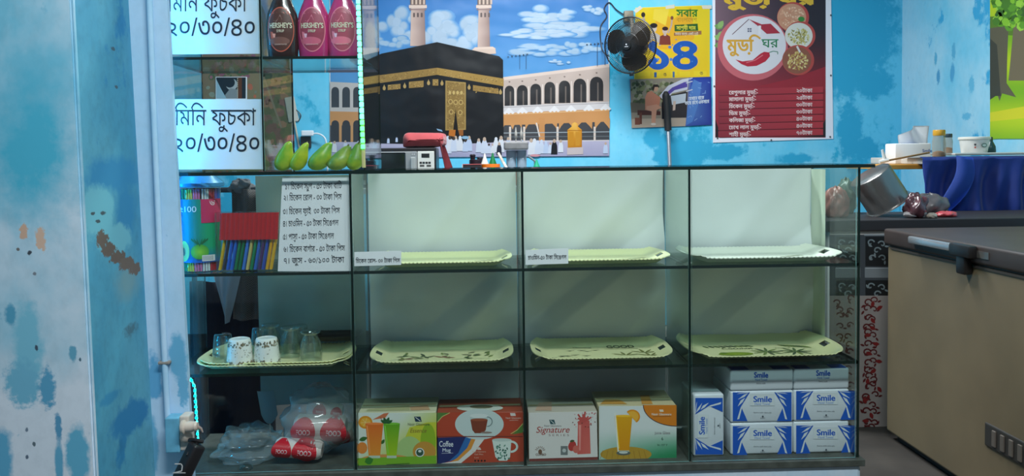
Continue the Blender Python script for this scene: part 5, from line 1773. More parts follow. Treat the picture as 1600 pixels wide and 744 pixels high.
pr.rect(642, 239, 650, 243, (120, 122, 122)); pr.rect(643, 240, 645.4, 242, (170, 170, 170)); pr.rect(646.4, 240, 648.8, 242, (170, 170, 170))
pr.done('badge', PB, dr)
# red cloth folded on the oven and hanging down its side
cx0, cx1 = atY(629, 220, ym + .1).x, atY(695, 220, ym + .1).x
bm = NB()
def fold(u, v):
    a = u * 2 * PI
    w, h = (cx1 - cx0) / 2, .041
    sq = lambda q: math.copysign(abs(q) ** .45, q)
    x = (cx0 + cx1) / 2 + w * sq(math.cos(a)) * (1 - .06 * math.sin(5 * v))
    e = min(1, v / .14, (1 - v) / .14); e = max(0, 1 - (1 - e) ** 2) ** .5
    w *= .72 + .28 * e; x = (cx0 + cx1) / 2 + (x - (cx0 + cx1) / 2) * (.72 + .28 * e)
    z = mzt + .002 + h + e * h * sq(math.sin(a)) * (.92 + .08 * math.sin(9 * v + 2 * u)) + .003 * math.sin(18 * u + 7 * v) - .012 * (1 if math.cos(a) < 0 else 0) * math.cos(a) ** 4
    return Vector((x, ym + .04 + .20 * v + .006 * math.sin(14 * u), max(z, mzt + .001)))
grid(bm, fold, 48, 14)
for s in (0, 1):
    pass
cl = obj('red_cloth', bm, mat('cloth_red', (158, 58, 62), .85, sheen=.3, noise=.12, nscale=9), None, 'all', ((cx0 + cx1) / 2, ym + .14, mzt))
tag(cl, 'folded red cloth lying on the microwave and hanging down its side', 'cloth')
bm = NB()
xr_ = atY(683, 240, ym + .03).x
def hang(u, v):
    z = mzt + .05 - (mzt + .045 - TB) * v
    x = xr_ + .012 + .10 * v * (u * .75 + .15) + .010 * math.sin(8 * u + 3 * v) + .025 * v * v
    return Vector((x, ym + .03 + .20 * u + .012 * math.sin(11 * v + 5 * u), max(z, TB + .002)))
grid(bm, hang, 16, 18); solid(bm, .003)
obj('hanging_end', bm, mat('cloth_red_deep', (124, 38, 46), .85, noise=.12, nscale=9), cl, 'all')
bm = NB()
def skirt(u, v):
    return Vector((xr_ + .04 + .08 * u, ym + .03 + .16 * v, TB + .006 + .060 * math.sin(PI * min(1, u * 1.2)) * (.5 + .5 * math.sin(7 * v + 4 * u)) * .6 + .03 * (1 - u)))
grid(bm, skirt, 14, 10); solid(bm, .003)
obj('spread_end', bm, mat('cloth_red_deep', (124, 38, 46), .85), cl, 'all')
# black box, orange bowl, squeeze bottles
yb = 2.16
bx0, bx1 = atY(723, 262, yb).x, atY(752, 262, yb).x
zb = atY(737, 256.5, yb).z
t = thing('black_box', 'open black box with a red rim beside the orange bowl', 'box', ((bx0 + bx1) / 2, yb + .06, TB))
bm = NB(); box(bm, bx0, bx1, yb, yb + .12, TB + .0005, zb - .004, .003); obj('box_body', bm, mat('box_black', (30, 24, 28), .5), t)
bm = NB(); box(bm, bx0 - .002, bx1 + .002, yb - .002, yb + .122, zb - .004, zb, .001); obj('rim', bm, mat('box_rim', (150, 60, 60), .5), t)
bm = NB(); box(bm, bx0 - .004, bx0 + .001, yb - .003, yb + .002, TB + .001, zb - .002, .001); obj('corner_strip', bm, mat('box_corner', (190, 180, 180), .5), t)
def bowl(px, w, m, name, label):
    p = atY(px, 262, yb + .05)
    r = w / 2
    zt = atY(px, 256.5, yb).z
    bm = NB()
    lathe(bm, [(r * .80, TB + .0005), (r * .96, TB + .03), (r, zt - .004), (r, zt), (r * .93, zt), (r * .88, TB + .03), (r * .6, TB + .012)], (p.x, yb + .06, 0), 32)
    tag(obj(name, bm, m, None, True, (p.x, yb + .06, TB)), label, 'bowl')
    return p.x
def orange():
    m = mat('bowl_orange', (236, 116, 20), .3, coat=.4)
    return m
bowl(767, (782 - 752) / 1331 * 4.66, orange(), 'orange_bowl', 'glossy orange round bowl between the black box and the drink mixer')
def squeeze(px, top, yq, col, label, key):
    p = atY(px, 256, yq)
    zt = atY(px, top, yq).z
    h = zt - TB
    t = thing('squeeze_bottle', label, 'bottle', (p.x, yq, TB), 'squeeze bottles behind the orange bowl')
    bm = NB(); lathe(bm, [(.026, TB + .0005), (.030, TB + .004), (.030, TB + h * .45), (.024, TB + h * .60)], (p.x, yq, 0), 22); obj('bottle_body', bm, mat('squeeze_' + key, col, .35), t, True)
    bm = NB(); lathe(bm, [(.025, TB + h * .60), (.022, TB + h * .66), (.010, TB + h * .85), (.0045, TB + h * .97), (.003, TB + h)], (p.x, yq, 0), 18); obj('nozzle', bm, mat('squeeze_' + key, col, .35), t, True)
squeeze(757.5, 240, 2.33, (216, 210, 200), 'white squeeze bottle with pointed nozzle behind the orange bowl', 'white')
squeeze(770, 239, 2.31, (16, 110, 56), 'green squeeze bottle with pointed nozzle behind the orange bowl', 'green')
squeeze(838.5, 249, 2.20, (30, 150, 110), 'small green bottle standing past the drink mixer', 'teal')
# two dark flower-shaped lids behind
p = atY(744, 248, 2.42)
bm = NB()
lathe(bm, [(.035, TB + .0005), (.04, TB + .02), (.04, atY(744, 250, 2.42).z), (.03, atY(744, 249, 2.42).z)], (p.x, 2.42, 0), 20)
for a_, h_ in ((-.02, 241), (.022, 246)):
    zt = atY(744, h_, 2.42).z
    lathe(bm, [(.012, atY(744, 250, 2.42).z - .01), (.016, zt - .012), (.018, zt - .006), (.012, zt)], (p.x + a_, 2.42, 0), 14)
tag(obj('dark_jar', bm, mat('dark_purple', (36, 24, 34), .4), None, True, (p.x, 2.42, TB)), 'dark jar with two knobs behind the black box', 'jar')
# twin cup mixer
yx = 2.22
xa_, xb_ = atY(790, 250, yx).x, atY(824, 250, yx).x
zl0, zl1 = atY(806, 234.5, yx).z, atY(806, 221.5, yx).z
t = thing('drink_mixer', 'grey drink mixer head over two clear cups beside the orange bowl', 'mixer', ((xa_ + xb_) / 2, yx, TB))
bm = NB(); box(bm, atY(787.5, 230, yx).x, atY(825, 230, yx).x, yx - .05, yx + .07, zl0, zl1, .01, seg=3); obj('mixer_head', bm, mat('mixer_grey', (120, 118, 118), .4, noise=.2, nscale=25), t)
for px in (799, 815):
    q = atY(px, 250, yx)
    bm = NB(); lathe(bm, [(.024, TB + .0005), (.0255, TB + .004), (.0285, zl0 - .002), (.027, zl0 - .002), (.023, TB + .006)], (q.x, yx, 0), 26, close=False); obj('cup', bm, film('cup_plastic_%d' % px, (.8, .85, .9), (150, 165, 178), .5), t, 'all')
    bm = NB(); lathe(bm, [(.004, zl1 - .002), (.004, zl1 + .018), (.0075, zl1 + .022), (.0085, zl1 + .05), (.005, zl1 + .056), (.003, zl1 + .08)], (atY(px - (0 if px > 805 else -7.5), 250, yx).x, yx, 0), 14); obj('spindle', bm, mat('mixer_spindle', (150, 145, 140), .4), t, True)
bm = NB(); q = atY(825, 244, yx); e = atY(836, 252, yx); tube(bm, [q, e, Vector((e.x + .004, yx, TB + .01))], .007, 8); obj('handle', bm, mat('mixer_handle', (120, 130, 136), .4), t, True)
bm = NB(); tube(bm, [atY(779, 240, 2.3), atY(791, 262, 2.16) + Vector((0, 0, -.0)), atY(795, 270, 2.14)], .008, 8)
tag(obj('wooden_spatula', bm, mat('spatula_pale', (206, 196, 180), .6), None, True, atY(795, 270, 2.14)), 'pale spatula handle leaning against the drink mixer', 'spatula')

# switch box and phone charger on the wall behind the small case
yq = YB - .012
cs = [atY(444, 153, yq), atY(459, 150, yq), atY(467, 189, yq), atY(451, 192, yq)]
bm = NB(); hexa(bm, [cs[3], cs[2], cs[2] + Vector((0, .010, 0)), cs[3] + Vector((0, .010, 0)), cs[0], cs[1], cs[1] + Vector((0, .010, 0)), cs[0] + Vector((0, .010, 0))]); bmesh.ops.bevel(bm, geom=bm.edges[:], offset=.003, segments=2, affect='EDGES')
t = tag(obj('switch_box', bm, mat('switch_plastic', (196, 190, 180), .5), None, False, (cs[0] + cs[2]) / 2), 'tilted pale switch box on the wall behind the green mangoes', 'switch box')
bm = NB(); tube(bm, smoothline([atY(461, 170, YB - .008), atY(470, 180, YB - .01), atY(466, 190, YB - .008)], 6), .0035, 6); obj('wire', bm, mat('wire_dark', (60, 56, 54), .5), t, True)
bm = NB(); tube(bm, [atY(460, 190, YB - .010), atY(468, 232, YB - .010)], .006, 8); obj('trunking', bm, mat('trunking_cream', (190, 176, 156), .5), t, True)
t = thing('phone_charger', 'white phone charger plugged into a black socket behind the green mangoes', 'charger', atY(478, 222, YB - .03))
a_, b_ = atY(470, 213, YB - .02), atY(486, 231, YB - .02)
bm = NB(); box(bm, a_.x, b_.x, YB - .03, YB - .001, b_.z, a_.z, .004); obj('socket', bm, mat('socket_black', (40, 36, 38), .5), t)
a_, b_ = atY(471, 204, YB - .05), atY(490, 212.5, YB - .05)
bm = NB(); box(bm, a_.x, b_.x, YB - .065, YB - .03, b_.z, a_.z, .006); obj('adapter', bm, mat('charger_white', (226, 226, 232), .4), t)
bm = NB(); tube(bm, smoothline([atY(490, 209, YB - .05), atY(497, 209, YB - .05), atY(506, 214, YB - .05), atY(510, 226, YB - .05), atY(512, 268, YB - .03)], 6), .005, 8); obj('cable', bm, mat('charger_cable', (226, 226, 232), .5), t, True)

# ------------------------------------------------------------------ chest freezer
FX, FY0, FY1 = 1.562, -1.05, .726
fz0, fz1, fz2 = .045, .752, .818
fr = thing('chest_freezer', 'old cream chest freezer with a dark brown lid beside the showcase', 'freezer', (FX + .34, -.16, 0))
M_fr = mat('freezer_cream', (116, 102, 78), .45, noise=.16, nscale=3)
bm = NB(); box(bm, FX, FX + .68, FY0, FY1, .03, fz1, .008); obj('freezer_body', bm, M_fr, fr)
bm = NB(); box(bm, FX + .03, FX + .65, FY0 + .03, FY1 - .03, 0, .032); obj('base', bm, mat('freezer_base', (40, 38, 36), .7), fr)
bm = NB(); box(bm, FX - .012, FX + .69, FY0 - .01, FY1 + .010, fz1 + .004, fz2, .010, seg=3)
box(bm, FX + .004, FX + .67, FY0 + .01, FY1 - .01, fz1 - .002, fz1 + .006)
obj('lid', bm, mat('freezer_lid', (60, 50, 46), .45, noise=.15, nscale=8), fr, True)
h0, h1 = at(1427, 374, 0, FX - .012), at(1492, 388, 0, FX - .012)
bm = NB(); box(bm, FX - .034, FX - .013, h1.y, h0.y, fz2 - .034, fz2 - .008, .006); obj('handle', bm, mat('freezer_handle', (196, 198, 200), .25, .7), fr, True)['label'] = 'bright metal lid handle'
bm = NB(); k0, k1 = at(1491, 384, 0, FX - .02), at(1524, 384, 0, FX - .02)
box(bm, FX - .040, FX - .012, k1.y, k0.y, fz2 - .044, fz2 - .004, .006); box(bm, FX - .034, FX - .002, (k0.y + k1.y) / 2 - .02, (k0.y + k1.y) / 2 + .03, fz1 - .035, fz2 - .03, .008)
obj('lock', bm, mat('freezer_lock', (30, 28, 28), .4), fr, True)
k0, k1 = at(1527, 392, 0, FX - .013), at(1545, 400, 0, FX - .013)
bm = NB(); box(bm, FX - .0145, FX - .011, k1.y, k0.y, fz2 - .040, fz2 - .018); obj('maker_plate', bm, mat('freezer_plate', (120, 116, 112), .3, .6), fr)
v0, v1 = at(1541, 668, 0, FX), at(1600, 728, 0, FX)
bm = NB(); box(bm, FX - .006, FX + .004, v0.y - .42, v0.y, .195, .268, .004); gr_ = obj('vent_panel', bm, mat('freezer_vent', (52, 48, 44), .5), fr)
for k in range(9):
    bm = NB(); y = v0.y - .05 - k * .042; box(bm, FX - .011, FX - .005, y - .012, y + .006, .206, .256, .002); obj('vent_louvre', bm, mat('freezer_louvre', (96, 88, 80), .5), gr_)
bm = NB(); box(bm, FX - .004, FX + .002, FY0 + .02, FY1 - .03, .742, .750); obj('gasket', bm, mat('freezer_gasket', (60, 54, 48), .7), fr)

# ------------------------------------------------------------------ side table papered with a dark pattern, and what lies on it
SY0, SY1 = .86, 1.30
sz = .842
sx0, sx1 = atY(1296, 500, SY0).x, 2.62
st = thing('side_table', 'low table covered with patterned paper between the showcase and the freezer', 'table', ((sx0 + sx1) / 2, 1.08, 0))
bm = NB(); box(bm, sx0 - .02, sx1, SY0 - .015, SY1, sz - .045, sz, .004); obj('table_top', bm, mat('dark_top', (42, 38, 40), .5), st)
bm = NB(); box(bm, sx0, sx1 - .02, SY0, SY0 + .02, .10, sz - .045); obj('front_panel', bm, mat('pattern_ground', (176, 168, 162), .6), st)
bm = NB(); box(bm, sx0 + .02, sx1 - .04, SY0 + .06, SY1 - .04, 0, .11); obj('base', bm, mat('dark_base', (34, 32, 34), .7), st)
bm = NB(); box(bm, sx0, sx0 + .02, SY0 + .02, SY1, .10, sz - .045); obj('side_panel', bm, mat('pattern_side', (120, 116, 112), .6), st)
pr = Print(mpY(SY0), NY, base=.0008)
rs = random.Random(3)
def scroll(x, y, s, c, flip=1):
    pts = [(x + flip * s * (.12 * t) * math.cos(t), y + s * (.12 * t) * math.sin(t)) for t in [k * .5 for k in range(1, 13)]]
    pr.line(pts, s * .24, c)
    leaf(pr, x - flip * s * .4, y + s * .3, s * .8, s * .35, rs.uniform(0, 6.3), c)
pr.rect(1296, 367, 1404, 464, (64, 70, 76))
for j in range(2):
    for i in range(-1, 2):
        x0 = 1352 + i * 46
        pr.rect(x0, 370 + j * 68, x0 + 36, 370 + j * 68 + 46, (26, 30, 34))
        for a, b, f in ((8, 10, 1), (26, 12, -1), (10, 34, 1), (27, 34, -1), (18, 22, 1)):
            scroll(x0 + a, 370 + j * 68 + b, 9, (120, 132, 136), f)
        pr.rect(x0 - 1, 418, x0 + 38, 434, (120, 126, 130)); pr.line([(x0, 419), (x0 + 37, 419)], 1.2, (170, 176, 180))
pr.line([(1350, 367), (1404, 367)], 2.4, (150, 156, 160))
pr.rect(1296, 462, 1404, 680, (146, 138, 134))
for k in range(16):
    y = 470 + k * 13.4
    for dx, s, f in ((4, 10, 1), (15, 9, -1), (-24, 9, 1), (-40, 9, -1)):
        scroll(1350 + dx + rs.uniform(-3, 3), y + rs.uniform(-4, 4), s, (88, 30, 32), f)
    leaf(pr, 1352 + rs.uniform(0, 20), y, 11, 6, rs.uniform(0, 6), (120, 36, 36))
pr.done('patterned_paper', PB, st)
# steel pot tipped over towards the viewer
def pot():
    y = 1.06
    A, B = atY(1372, 278, y), atY(1352, 335, y)
    c0, c1 = atY(1362, 281, y), atY(1376, 334, y)
    ax_ = (atY(1387, 322, y) - atY(1355, 273, y)).normalized()
    r = .090
    t0 = atY(1358, 283, y) ; t1 = t0 + ax_ * .165
    t = thing('steel_pot', 'dented steel pot tipped over on the dark table next to the showcase', 'pot', t1)
    rot = Vector((0, 0, 1)).rotation_difference(ax_).to_matrix().to_4x4()
    Mx = Matrix.Translation(t0) @ rot
    bm = NB(); lathe(bm, [(r * .90, 0), (r * .97, .004), (r, .015), (r, .15)], (0, 0, 0), 40, close=False)
    bm.faces.new([v for v in bm.verts][:40][::-1]); solid(bm, .002)
    bmesh.ops.transform(bm, matrix=Mx, verts=bm.verts)
    low = min(v.co.z for v in bm.verts)
    dz = max(0, sz + .003 - low)
    Mx = Matrix.Translation((0, 0, dz)) @ Mx
    bmesh.ops.translate(bm, verts=bm.verts, vec=(0, 0, dz))
    obj('pot_body', bm, mat('steel', (186, 182, 178), .32, .9, bump=.35, nscale=18), t, True)
    bm = NB(); lathe(bm, [(r, .148), (r + .008, .150), (r + .009, .155), (r, .157)], (0, 0, 0), 40, close=False); bmesh.ops.transform(bm, matrix=Mx, verts=bm.verts); obj('rim', bm, mat('steel_rim', (200, 198, 194), .22, .9), t, True)
    return low
lo = pot()
# wedge of folded sacking that props the pot
def heap(name, label, cat, cx, cy, z, rx, ry, rz, m, seed, amp=.22, gr=None):
    bm = NB()
    rs = random.Random(seed)
    w = [(rs.randint(2, 7), rs.uniform(2, 7), rs.uniform(0, 6.3), rs.uniform(.3, 1)) for _ in range(7)]
    def fn(u, v):
        a, b = u * 2 * PI, (v - .5) * PI
        d = 1 + amp * sum(q * math.sin(i * a + ph) * math.cos(n * b + ph) for i, n, ph, q in w) / 2.5
        return Vector((cx + rx * math.cos(b) * math.cos(a) * d, cy + ry * math.cos(b) * math.sin(a) * d, max(z + .001, z + rz * .8 + rz * math.sin(b) * d)))
    grid(bm, fn, 36, 18)
    return tag(obj(name, bm, m, None, 'all', (cx, cy, z)), label, cat, gr)
q = atY(1452, 340, 1.0)
heap('plastic_packet', 'dark maroon and white printed packet lying next to the steel pot', 'packet', atY(1430, 340, .93).x, .93, sz, .040, .05, .055, mat('packet_maroon', (84, 50, 56), .25, coat=.5, noise=.6, nscale=28), 3)
heap('grey_bundle', 'grey plastic bundle lying in the middle before the blue cloth', 'bundle', atY(1452, 340, 1.05).x, 1.05, sz, .075, .06, .050, mat('bundle_grey', (92, 88, 90), .35, noise=.3, nscale=16), 5)
heap('clear_packet', 'crumpled clear packet at the table edge before the grey bundle', 'packet', atY(1430, 345, .93).x, .93, sz, .050, .03, .016, film('packet_clear', (.8, .8, .82), (170, 166, 166), .5), 7)
heap('red_packet', 'pinkish red packet lying flat before the blue cloth', 'packet', atY(1478, 345, .95).x, .95, sz, .045, .03, .013, mat('packet_red', (186, 70, 76), .3, coat=.4), 9)
heap('cloth_wad', 'small pale wad beside the red packet', 'wad', atY(1456, 348, .90).x, .90, sz, .020, .02, .012, mat('wad_pale', (190, 176, 160), .7), 12)
heap('red_white_packet', 'red and white packet seen through the showcase end glass', 'packet', atY(1306, 330, 1.02).x, 1.02, sz, .055, .05, .07, mat('packet_redwhite', (170, 110, 100), .35, noise=.7, nscale=14), 15)
heap('green_packet', 'grey green packet leaning behind the showcase end glass', 'packet', atY(1322, 320, 1.24).x, 1.24, sz, .04, .05, .085, mat('packet_green', (84, 104, 92), .35, noise=.4, nscale=14), 17)

# ------------------------------------------------------------------ tall table under the blue cloth, with its board and shelf goods
TY0, TY1 = 1.40, 1.95
tz = 1.085
tx0 = atY(1441, 260, TY0).x
tt = thing('tall_table', 'tall table mostly hidden under a blue cloth against the blue wall', 'table', ((tx0 + 2.7) / 2, 1.7, 0))
bm = NB(); box(bm, tx0 + .01, 2.70, TY0 + .01, TY1, tz - .03, tz, .003); obj('table_top', bm, mat('tall_top', (190, 186, 178), .5), tt)
for x in (tx0 + .42, 2.66):
    for y in (TY0 + .05, TY1 - .05):
        bm = NB(); box(bm, x - .02, x + .02, y - .02, y + .02, 0, tz - .03, .003); obj('leg', bm, mat('tall_leg', (60, 56, 54), .6), tt)
bx0_ = atY(1378, 254, 1.46).x
zbd = atY(1420, 257, 1.46).z
bm = NB(); box(bm, bx0_, tx0 + .05, 1.46, 1.86, tz - .002 - .022 - .03, tz - .03 - .001, .003)
obj('side_board', bm, mat('board_yellow', (206, 146, 56), .45, noise=.12, nscale=6), tt)['label'] = 'yellow wooden board jutting from the table'
bdz = tz - .031
# blue cloth
bm = NB()
def drape(u, v):
    x = tx0 - .012 + (2.72 - tx0) * u
    s = v * .62
    if s < .16:
        p = Vector((x, TY0 + .16 - s, tz + .004))
    else:
        k = s - .16
        fld = .022 * math.sin(u * 21 + 1.2 * math.sin(k * 7)) * min(1, k * 6) + .012 * math.sin(u * 47 + k * 9) * min(1, k * 6)
        hem = .31 + .03 * math.sin(u * 5 + 1)
        z = tz + .004 - k * hem / .46
        p = Vector((x - .012 * math.sin(k * 9) * (1 - u), TY0 - .028 - fld - .05 * k, z))
    return p
grid(bm, drape, 110, 40)
solid(bm, .002)
bc = tag(obj('blue_cloth', bm, mat('cloth_blue', (30, 62, 150), .6, sheen=.2), None, 'all', (2.2, TY0, tz)), 'dark blue cloth draped over the tall table behind the freezer', 'cloth')
bm = NB()
def flap(u, v):
    L_ = (1494 - 22 * v + 6 * math.sin(v * 5), 243 + 86 * v)
    R_ = (1520 + 8 * math.sin(v * 3.1) - 36 * v * v, 246 + 84 * v)
    return atY(L_[0] + (R_[0] - L_[0]) * u, L_[1] + (R_[1] - L_[1]) * u, TY0 - .075 - .03 * math.sin(v * 3) - .018 * math.sin(u * PI))
grid(bm, flap, 12, 14); solid(bm, .002)
obj('turned_corner', bm, mat('cloth_blue_fold', (44, 82, 176), .6), bc, 'all')
# white tray edge on the cloth
bm = NB(); e0, e1 = atY(1492, 241, 1.50).x, 2.68
box(bm, e0, e1, 1.50, 1.80, tz + .008, tz + .020, .004)
tag(obj('white_board', bm, mat('board_white', (196, 196, 192), .4), None, False, ((e0 + e1) / 2, 1.65, tz)), 'flat white board lying on the blue cloth under the plastic tub', 'board')
# tissue box
yt = 1.62
a_, b_ = atY(1399, 245, yt).x, atY(1455, 245, yt).x
zt1 = atY(1425, 224, yt).z
tb = thing('tissue_box', 'white tissue box with a tissue pulled up, standing on the yellow board', 'tissue box', ((a_ + b_) / 2, yt + .055, bdz))
bm = NB(); box(bm, a_, b_, yt, yt + .11, bdz + .0005, zt1, .006); obj('carton', bm, mat('tissue_white', (226, 226, 226), .6), tb, True)
pr = Print(mpY(yt), NY, base=.0008); pr.text('Smile', 1441, 238, 7, (40, 80, 150), w=15, bold=.02); pr.done('side_print', PB, tb)
bm = NB(); box(bm, (a_ + b_) / 2 - .03, (a_ + b_) / 2 + .045, yt + .03, yt + .08, zt1 - .001, zt1 + .0012); obj('opening', bm, mat('tissue_blue', (50, 90, 150), .6), tb)
bm = NB()
def tis(u, v):
    p = atY(1404 + 46 * u + (3 - 6 * u) * v, 226 - v * (15 + 14 * min(1, u * 1.6) * (1.15 - .15 * u)), yt + .055)
    return p + Vector((0, .020 * math.sin(u * 9 + v * 2) * (.4 + v), 0))
grid(bm, tis, 20, 10); solid(bm, .0015); obj('tissue', bm, mat('tissue_sheet', (236, 236, 238), .8), tb, 'all')
# jars
yj = 1.56
def jar(px, w, top, bot_z, y, label, lidc, fill):
    p = atY(px, 240, y)
    r = w / 2 / 1331 * (y + 2.5)
    zt = atY(px, top, y).z
    t = thing('glass_jar', label, 'jar', (p.x, y, bot_z))
    hh = zt - bot_z
    bm = NB(); lathe(bm, [(r * .94, bot_z + .0005), (r, bot_z + .006), (r, bot_z + hh * .66), (r * .86, bot_z + hh * .80), (r * .86, bot_z + hh * .84)], (p.x, y, 0), 28); obj('jar_glass', bm, film('jar_clear_%d' % px, (.86, .88, .86), (190, 180, 160), .30), t, True)
    bm = NB(); lathe(bm, [(r * .80, bot_z + .004), (r * .88, bot_z + .008), (r * .88, bot_z + hh * .34), (r * .3, bot_z + hh * .38)], (p.x, y, 0), 24); obj('contents', bm, mat('jar_spice', fill, .8, noise=.3, nscale=60), t, True)
    bm = NB(); lathe(bm, [(r * .90, bot_z + hh * .83), (r * .92, bot_z + hh * .84), (r * .92, zt - .004), (r * .86, zt)], (p.x, y, 0), 28); obj('lid', bm, mat('jar_lid_%d_%d_%d' % lidc, lidc, .35), t, True)
jar(1467, 20, 203, bdz, yj, 'clear jar with a yellow lid and brown spice beside the tissue box', (206, 152, 40), (150, 90, 40))
jar(1481, 14, 209, tz + .008, yj + .12, 'smaller jar with a dark lid behind the yellow lidded jar', (40, 60, 70), (150, 96, 50))
yu = 1.60
p = atY(1522, 240, yu); r = 22.5 / 1331 * 4.1
zt = atY(1522, 214, yu).z
t = thing('plastic_tub', 'white plastic tub with a small green print on the white board', 'tub', (p.x, yu, tz + .02))
bm = NB(); lathe(bm, [(r * .82, tz + .0205), (r * .84, tz + .024), (r * .97, zt - .012)], (p.x, yu, 0), 32); obj('tub_body', bm, mat('tub_white', (222, 220, 214), .4), t, True)
bm = NB(); lathe(bm, [(r * .99, zt - .013), (r * 1.04, zt - .012), (r * 1.04, zt - .003), (r, zt)], (p.x, yu, 0), 32); obj('lid', bm, mat('tub_lid', (226, 222, 210), .35), t, True)
pr = Print(lambda u, v: Vector((p.x + u, yu - math.sqrt(max(0, (r * .90) ** 2 - u * u)) - .004, tz + .02 + v)), NY, base=.0012, rings=3)
pr.ell(.012, .036, .016, .010, (90, 120, 110), 14); pr.ell(.012, .036, .011, .006, (210, 220, 212), 14); pr.ell(-.030, .038, .004, .004, (60, 60, 60), 10); pr.rect(-.033, .022, -.027, .030, (176, 70, 60)); pr.rect(-.034, .040, -.026, .044, (70, 60, 60))
pr.done('tub_print', PB, t)
p = atY(1548, 240, 1.68)
t = thing('dark_bottle', 'small dark green bottle standing next to the plastic tub', 'bottle', (p.x, 1.68, tz + .02))
zt = atY(1548, 214, 1.68).z
bm = NB(); lathe(bm, [(.022, tz + .0205), (.024, tz + .026), (.022, tz + .05), (.010, tz + .075)], (p.x, 1.68, 0), 20); obj('bottle_body', bm, mat('bottle_darkgreen', (24, 64, 66), .3), t, True)
bm = NB(); lathe(bm, [(.009, tz + .074), (.009, zt - .004), (.006, zt)], (p.x, 1.68, 0), 14); obj('neck', bm, mat('bottle_cap', (30, 60, 50), .4), t, True)
# skewer and its white clip on the board end
s0, s1 = atY(1379, 252.5, 1.50), atY(1452, 238.5, 1.52)
t = thing('wooden_stick', 'thin wooden stick lying slantwise across the yellow board before the tissue box', 'stick', s0)
bm = NB(); tube(bm, [s0, s1], .0045, 8); obj('stick', bm, mat('stick_wood', (130, 100, 60), .6), t, True)
c0_, c1_ = atY(1383, 252, 1.495), atY(1378.5, 234, 1.495)
bm = NB(); tube(bm, [c0_, c1_], [.011, .006], 8); tube(bm, [atY(1374, 253, 1.49), atY(1388, 250, 1.49)], .009, 8); obj('white_end', bm, mat('stick_white', (222, 220, 214), .5), t, True)
# white chip at the end of the showcase top
# ------------------------------------------------------------------ cloths hanging behind the end bay
def hanging(name, label, px0, px1, pt, pb, y, m, folds, taper=0.0, cat='cloth', nz=14):
    bm = NB()
    def fn(u, v):
        x0_, x1_ = px0 + taper * v, px1 - taper * v
        p = atY(x0_ + (x1_ - x0_) * u, pt + (pb - pt) * v, y)
        return p + Vector((0, .018 * math.sin(u * folds + v * 1.5), 0))
    grid(bm, fn, 26, nz); solid(bm, .003)
    c = atY((px0 + px1) / 2, pt, y)
    return tag(obj(name, bm, m, None, 'all', c), label, cat)
def check_mat():
    m = mat('tweed_check', (40, 42, 50), .85)
    nt = m.node_tree
    b = nt.nodes['Principled BSDF']
    tc = nt.nodes.new('ShaderNodeTexCoord'); mp = nt.nodes.new('ShaderNodeMapping'); mp.inputs['Scale'].default_value = (70, 70, 60)
    ck = nt.nodes.new('ShaderNodeTexBrick'); ck.inputs['Color1'].default_value = lin((34, 36, 46)); ck.inputs['Color2'].default_value = lin((52, 52, 60)); ck.inputs['Mortar'].default_value = lin((120, 116, 112)); ck.inputs['Scale'].default_value = 1.0; ck.inputs['Mortar Size'].default_value = .05
    sw = nt.nodes.new('ShaderNodeSeparateXYZ'); cb = nt.nodes.new('ShaderNodeCombineXYZ')
    nt.links.new(tc.outputs['Object'], mp.inputs[0]); nt.links.new(mp.outputs[0], sw.inputs[0]); nt.links.new(sw.outputs[0], cb.inputs[0]); nt.links.new(sw.outputs[2], cb.inputs[1])
    nt.links.new(cb.outputs[0], ck.inputs['Vector']); nt.links.new(ck.outputs[0], b.inputs['Base Color'])
    return m
st_ = thing('coat_stand', 'dark hanging rail behind the end bay with cloths on it', 'rail', (-.95, .75, 0))
ra, rb = atY(300, 300, .75), atY(418, 300, .75)
bm = NB(); tube(bm, [Vector((ra.x, .75, 1.0)), Vector((rb.x, .75, 1.0))], .010, 10); obj('rail', bm, mat('rail_dark', (40, 40, 46), .5), st_, True)
for x in (ra.x, rb.x):
    bm = NB(); tube(bm, [Vector((x, .75, 0)), Vector((x, .75, 1.0))], .010, 10); obj('post', bm, mat('rail_dark', (40, 40, 46), .5), st_, True)
hanging('checked_cloth', 'dark checked cloth hanging behind the straw packet', 362, 412, 296, 500, .72, check_mat(), 9)
hanging('dark_cloth', 'plain dark blue cloth hanging lowest behind the end bay', 296, 420, 440, 735, .80, mat('cloth_navy', (26, 30, 48), .85), 14)
hanging('pale_cloth', 'pale cloth with a pointed end hanging beside the dark checked cloth', 332, 376, 425, 505, .69, mat('cloth_pale', (176, 186, 196), .85), 7, 19)
bm = NB()
tag(heap('duster', 'grey tufted duster lying on the rail behind the straw canister', 'duster', atY(378, 325, .75).x, .75, .985, .045, .03, .030, mat('duster_grey', (96, 96, 98), .95, bump=1, nscale=40), 23, .3), 'grey tufted duster lying on the rail behind the straw canister', 'duster')

# ------------------------------------------------------------------ conduit, junction box, plug and adapter on the pier
yc = yB2
cp = [atY(231, -60, yc - .010), atY(240, 170, yc - .010), atY(251, 430, yc - .010), atY(262, 656, yc - .010)]
t = thing('conduit_pipe', 'thin painted conduit pipe running down the pale pier', 'conduit', cp[-1])
bm = NB(); tube(bm, cp, .0085, 12); obj('pipe', bm, M_pier, t, True)
for py in (566,):
    k = [q for q in (0,)]
    px = 231 + (262 - 231) * (py + 60) / 716
    q = atY(px, py, yc - .006)
    bm = NB(); box(bm, q.x - .016, q.x + .016, yc - .019, yc, q.z - .004, q.z + .004, .002); obj('clip', bm, mat('clip_rust', (150, 140, 130), .6), t)
j0, j1 = atY(257, 654, yc - .05), atY(281, 708, yc - .05)
t = thing('junction_box', 'painted junction box with a pale face at the foot of the conduit pipe', 'junction box', ((j0.x + j1.x) / 2, yc, j1.z))
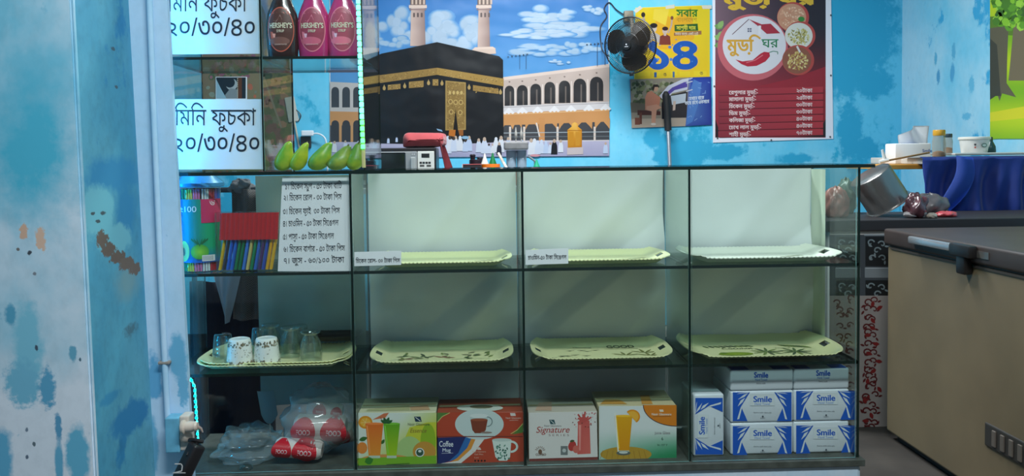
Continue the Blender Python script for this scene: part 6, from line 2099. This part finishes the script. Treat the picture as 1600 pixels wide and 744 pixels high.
bm = NB(); box(bm, j0.x, j1.x, yc - .05, yc, j1.z, j0.z, .003); obj('box_body', bm, mat('box_bluepaint', (106, 176, 204), .6, noise=.15, nscale=30), t)
f0, f1 = atY(281, 652, yc - .045), atY(296, 700, yc - .045)
bm = NB(); box(bm, j1.x - .001, f1.x + .001, yc - .046, yc, j1.z + .004, j0.z + .004, .004); obj('socket_face', bm, mat('socket_beige', (206, 196, 184), .5), t)
k0 = atY(284, 668, yc - .06)
t = thing('plug', 'beige round plug pushed into the junction box', 'plug', k0)
ax1 = (atY(308, 666, yc - .06) - k0).normalized()
def along(bm, prof, o, ax, n=20):
    lathe(bm, prof, (0, 0, 0), n)
    bmesh.ops.transform(bm, matrix=Matrix.Translation(o) @ Vector((0, 0, 1)).rotation_difference(ax).to_matrix().to_4x4(), verts=bm.verts)
bm = NB(); along(bm, [(.018, 0), (.020, .003), (.020, .008), (.015, .012), (.015, .028), (.013, .034), (.014, .038), (.011, .044)], k0, ax1); obj('plug_body', bm, mat('plug_beige', (206, 190, 174), .5), t, True)
e0_ = k0 + ax1 * .040
bm = NB(); tube(bm, [e0_, atY(314, 670, yc - .06), atY(317, 676, yc - .062)], [.006, .004, .002], 8); obj('pin', bm, mat('plug_pin', (150, 130, 120), .4), t, True)
bm = NB(); along(bm, [(.016, 0), (.017, .002), (.017, .006), (.010, .010)], atY(291, 682, yc - .05), Vector((.3, -.9, -.2)).normalized()); obj('lower_plug', bm, mat('plug_beige', (206, 190, 174), .5), t, True)
a0_, a1_ = atY(309, 694, yc - .075), atY(281, 752, yc - .095)
t = thing('power_adapter', 'black power adapter hanging below the junction box', 'adapter', a1_)
axd = (a1_ - a0_).normalized()
bm = NB(); box(bm, -.019, .019, -.020, .020, 0, (a1_ - a0_).length, .008, seg=3)
bmesh.ops.transform(bm, matrix=Matrix.Translation(a0_) @ Vector((0, 0, 1)).rotation_difference(axd).to_matrix().to_4x4(), verts=bm.verts)
ab = obj('adapter_body', bm, mat('adapter_black', (32, 30, 32), .4), t, True)
bm = NB(); tube(bm, smoothline([atY(296, 688, yc - .06), atY(305, 688, yc - .07), atY(318, 690, yc - .07)], 6), .006, 8); tube(bm, smoothline([atY(312, 691, yc - .07), atY(300, 698, yc - .08), atY(292, 712, yc - .10)], 6), .003, 6)
obj('cord', bm, mat('adapter_black', (32, 30, 32), .4), t, True)
pr = Print(mpY(yc - .125), NY, base=.0004)
pr.line([(273, 725), (283, 725), (285, 728), (284, 736), (272, 739)], 1.8, (206, 204, 200)); pr.line([(270, 739), (290, 739)], 1.4, (206, 204, 200))
pr.done('symbol', PB, t)
# thin light cords of the LED strip
bm = NB(); tube(bm, smoothline([atY(300, 640, .004), atY(298, 655, -.09), atY(303, 668, -.12)], 6), .0025, 6)
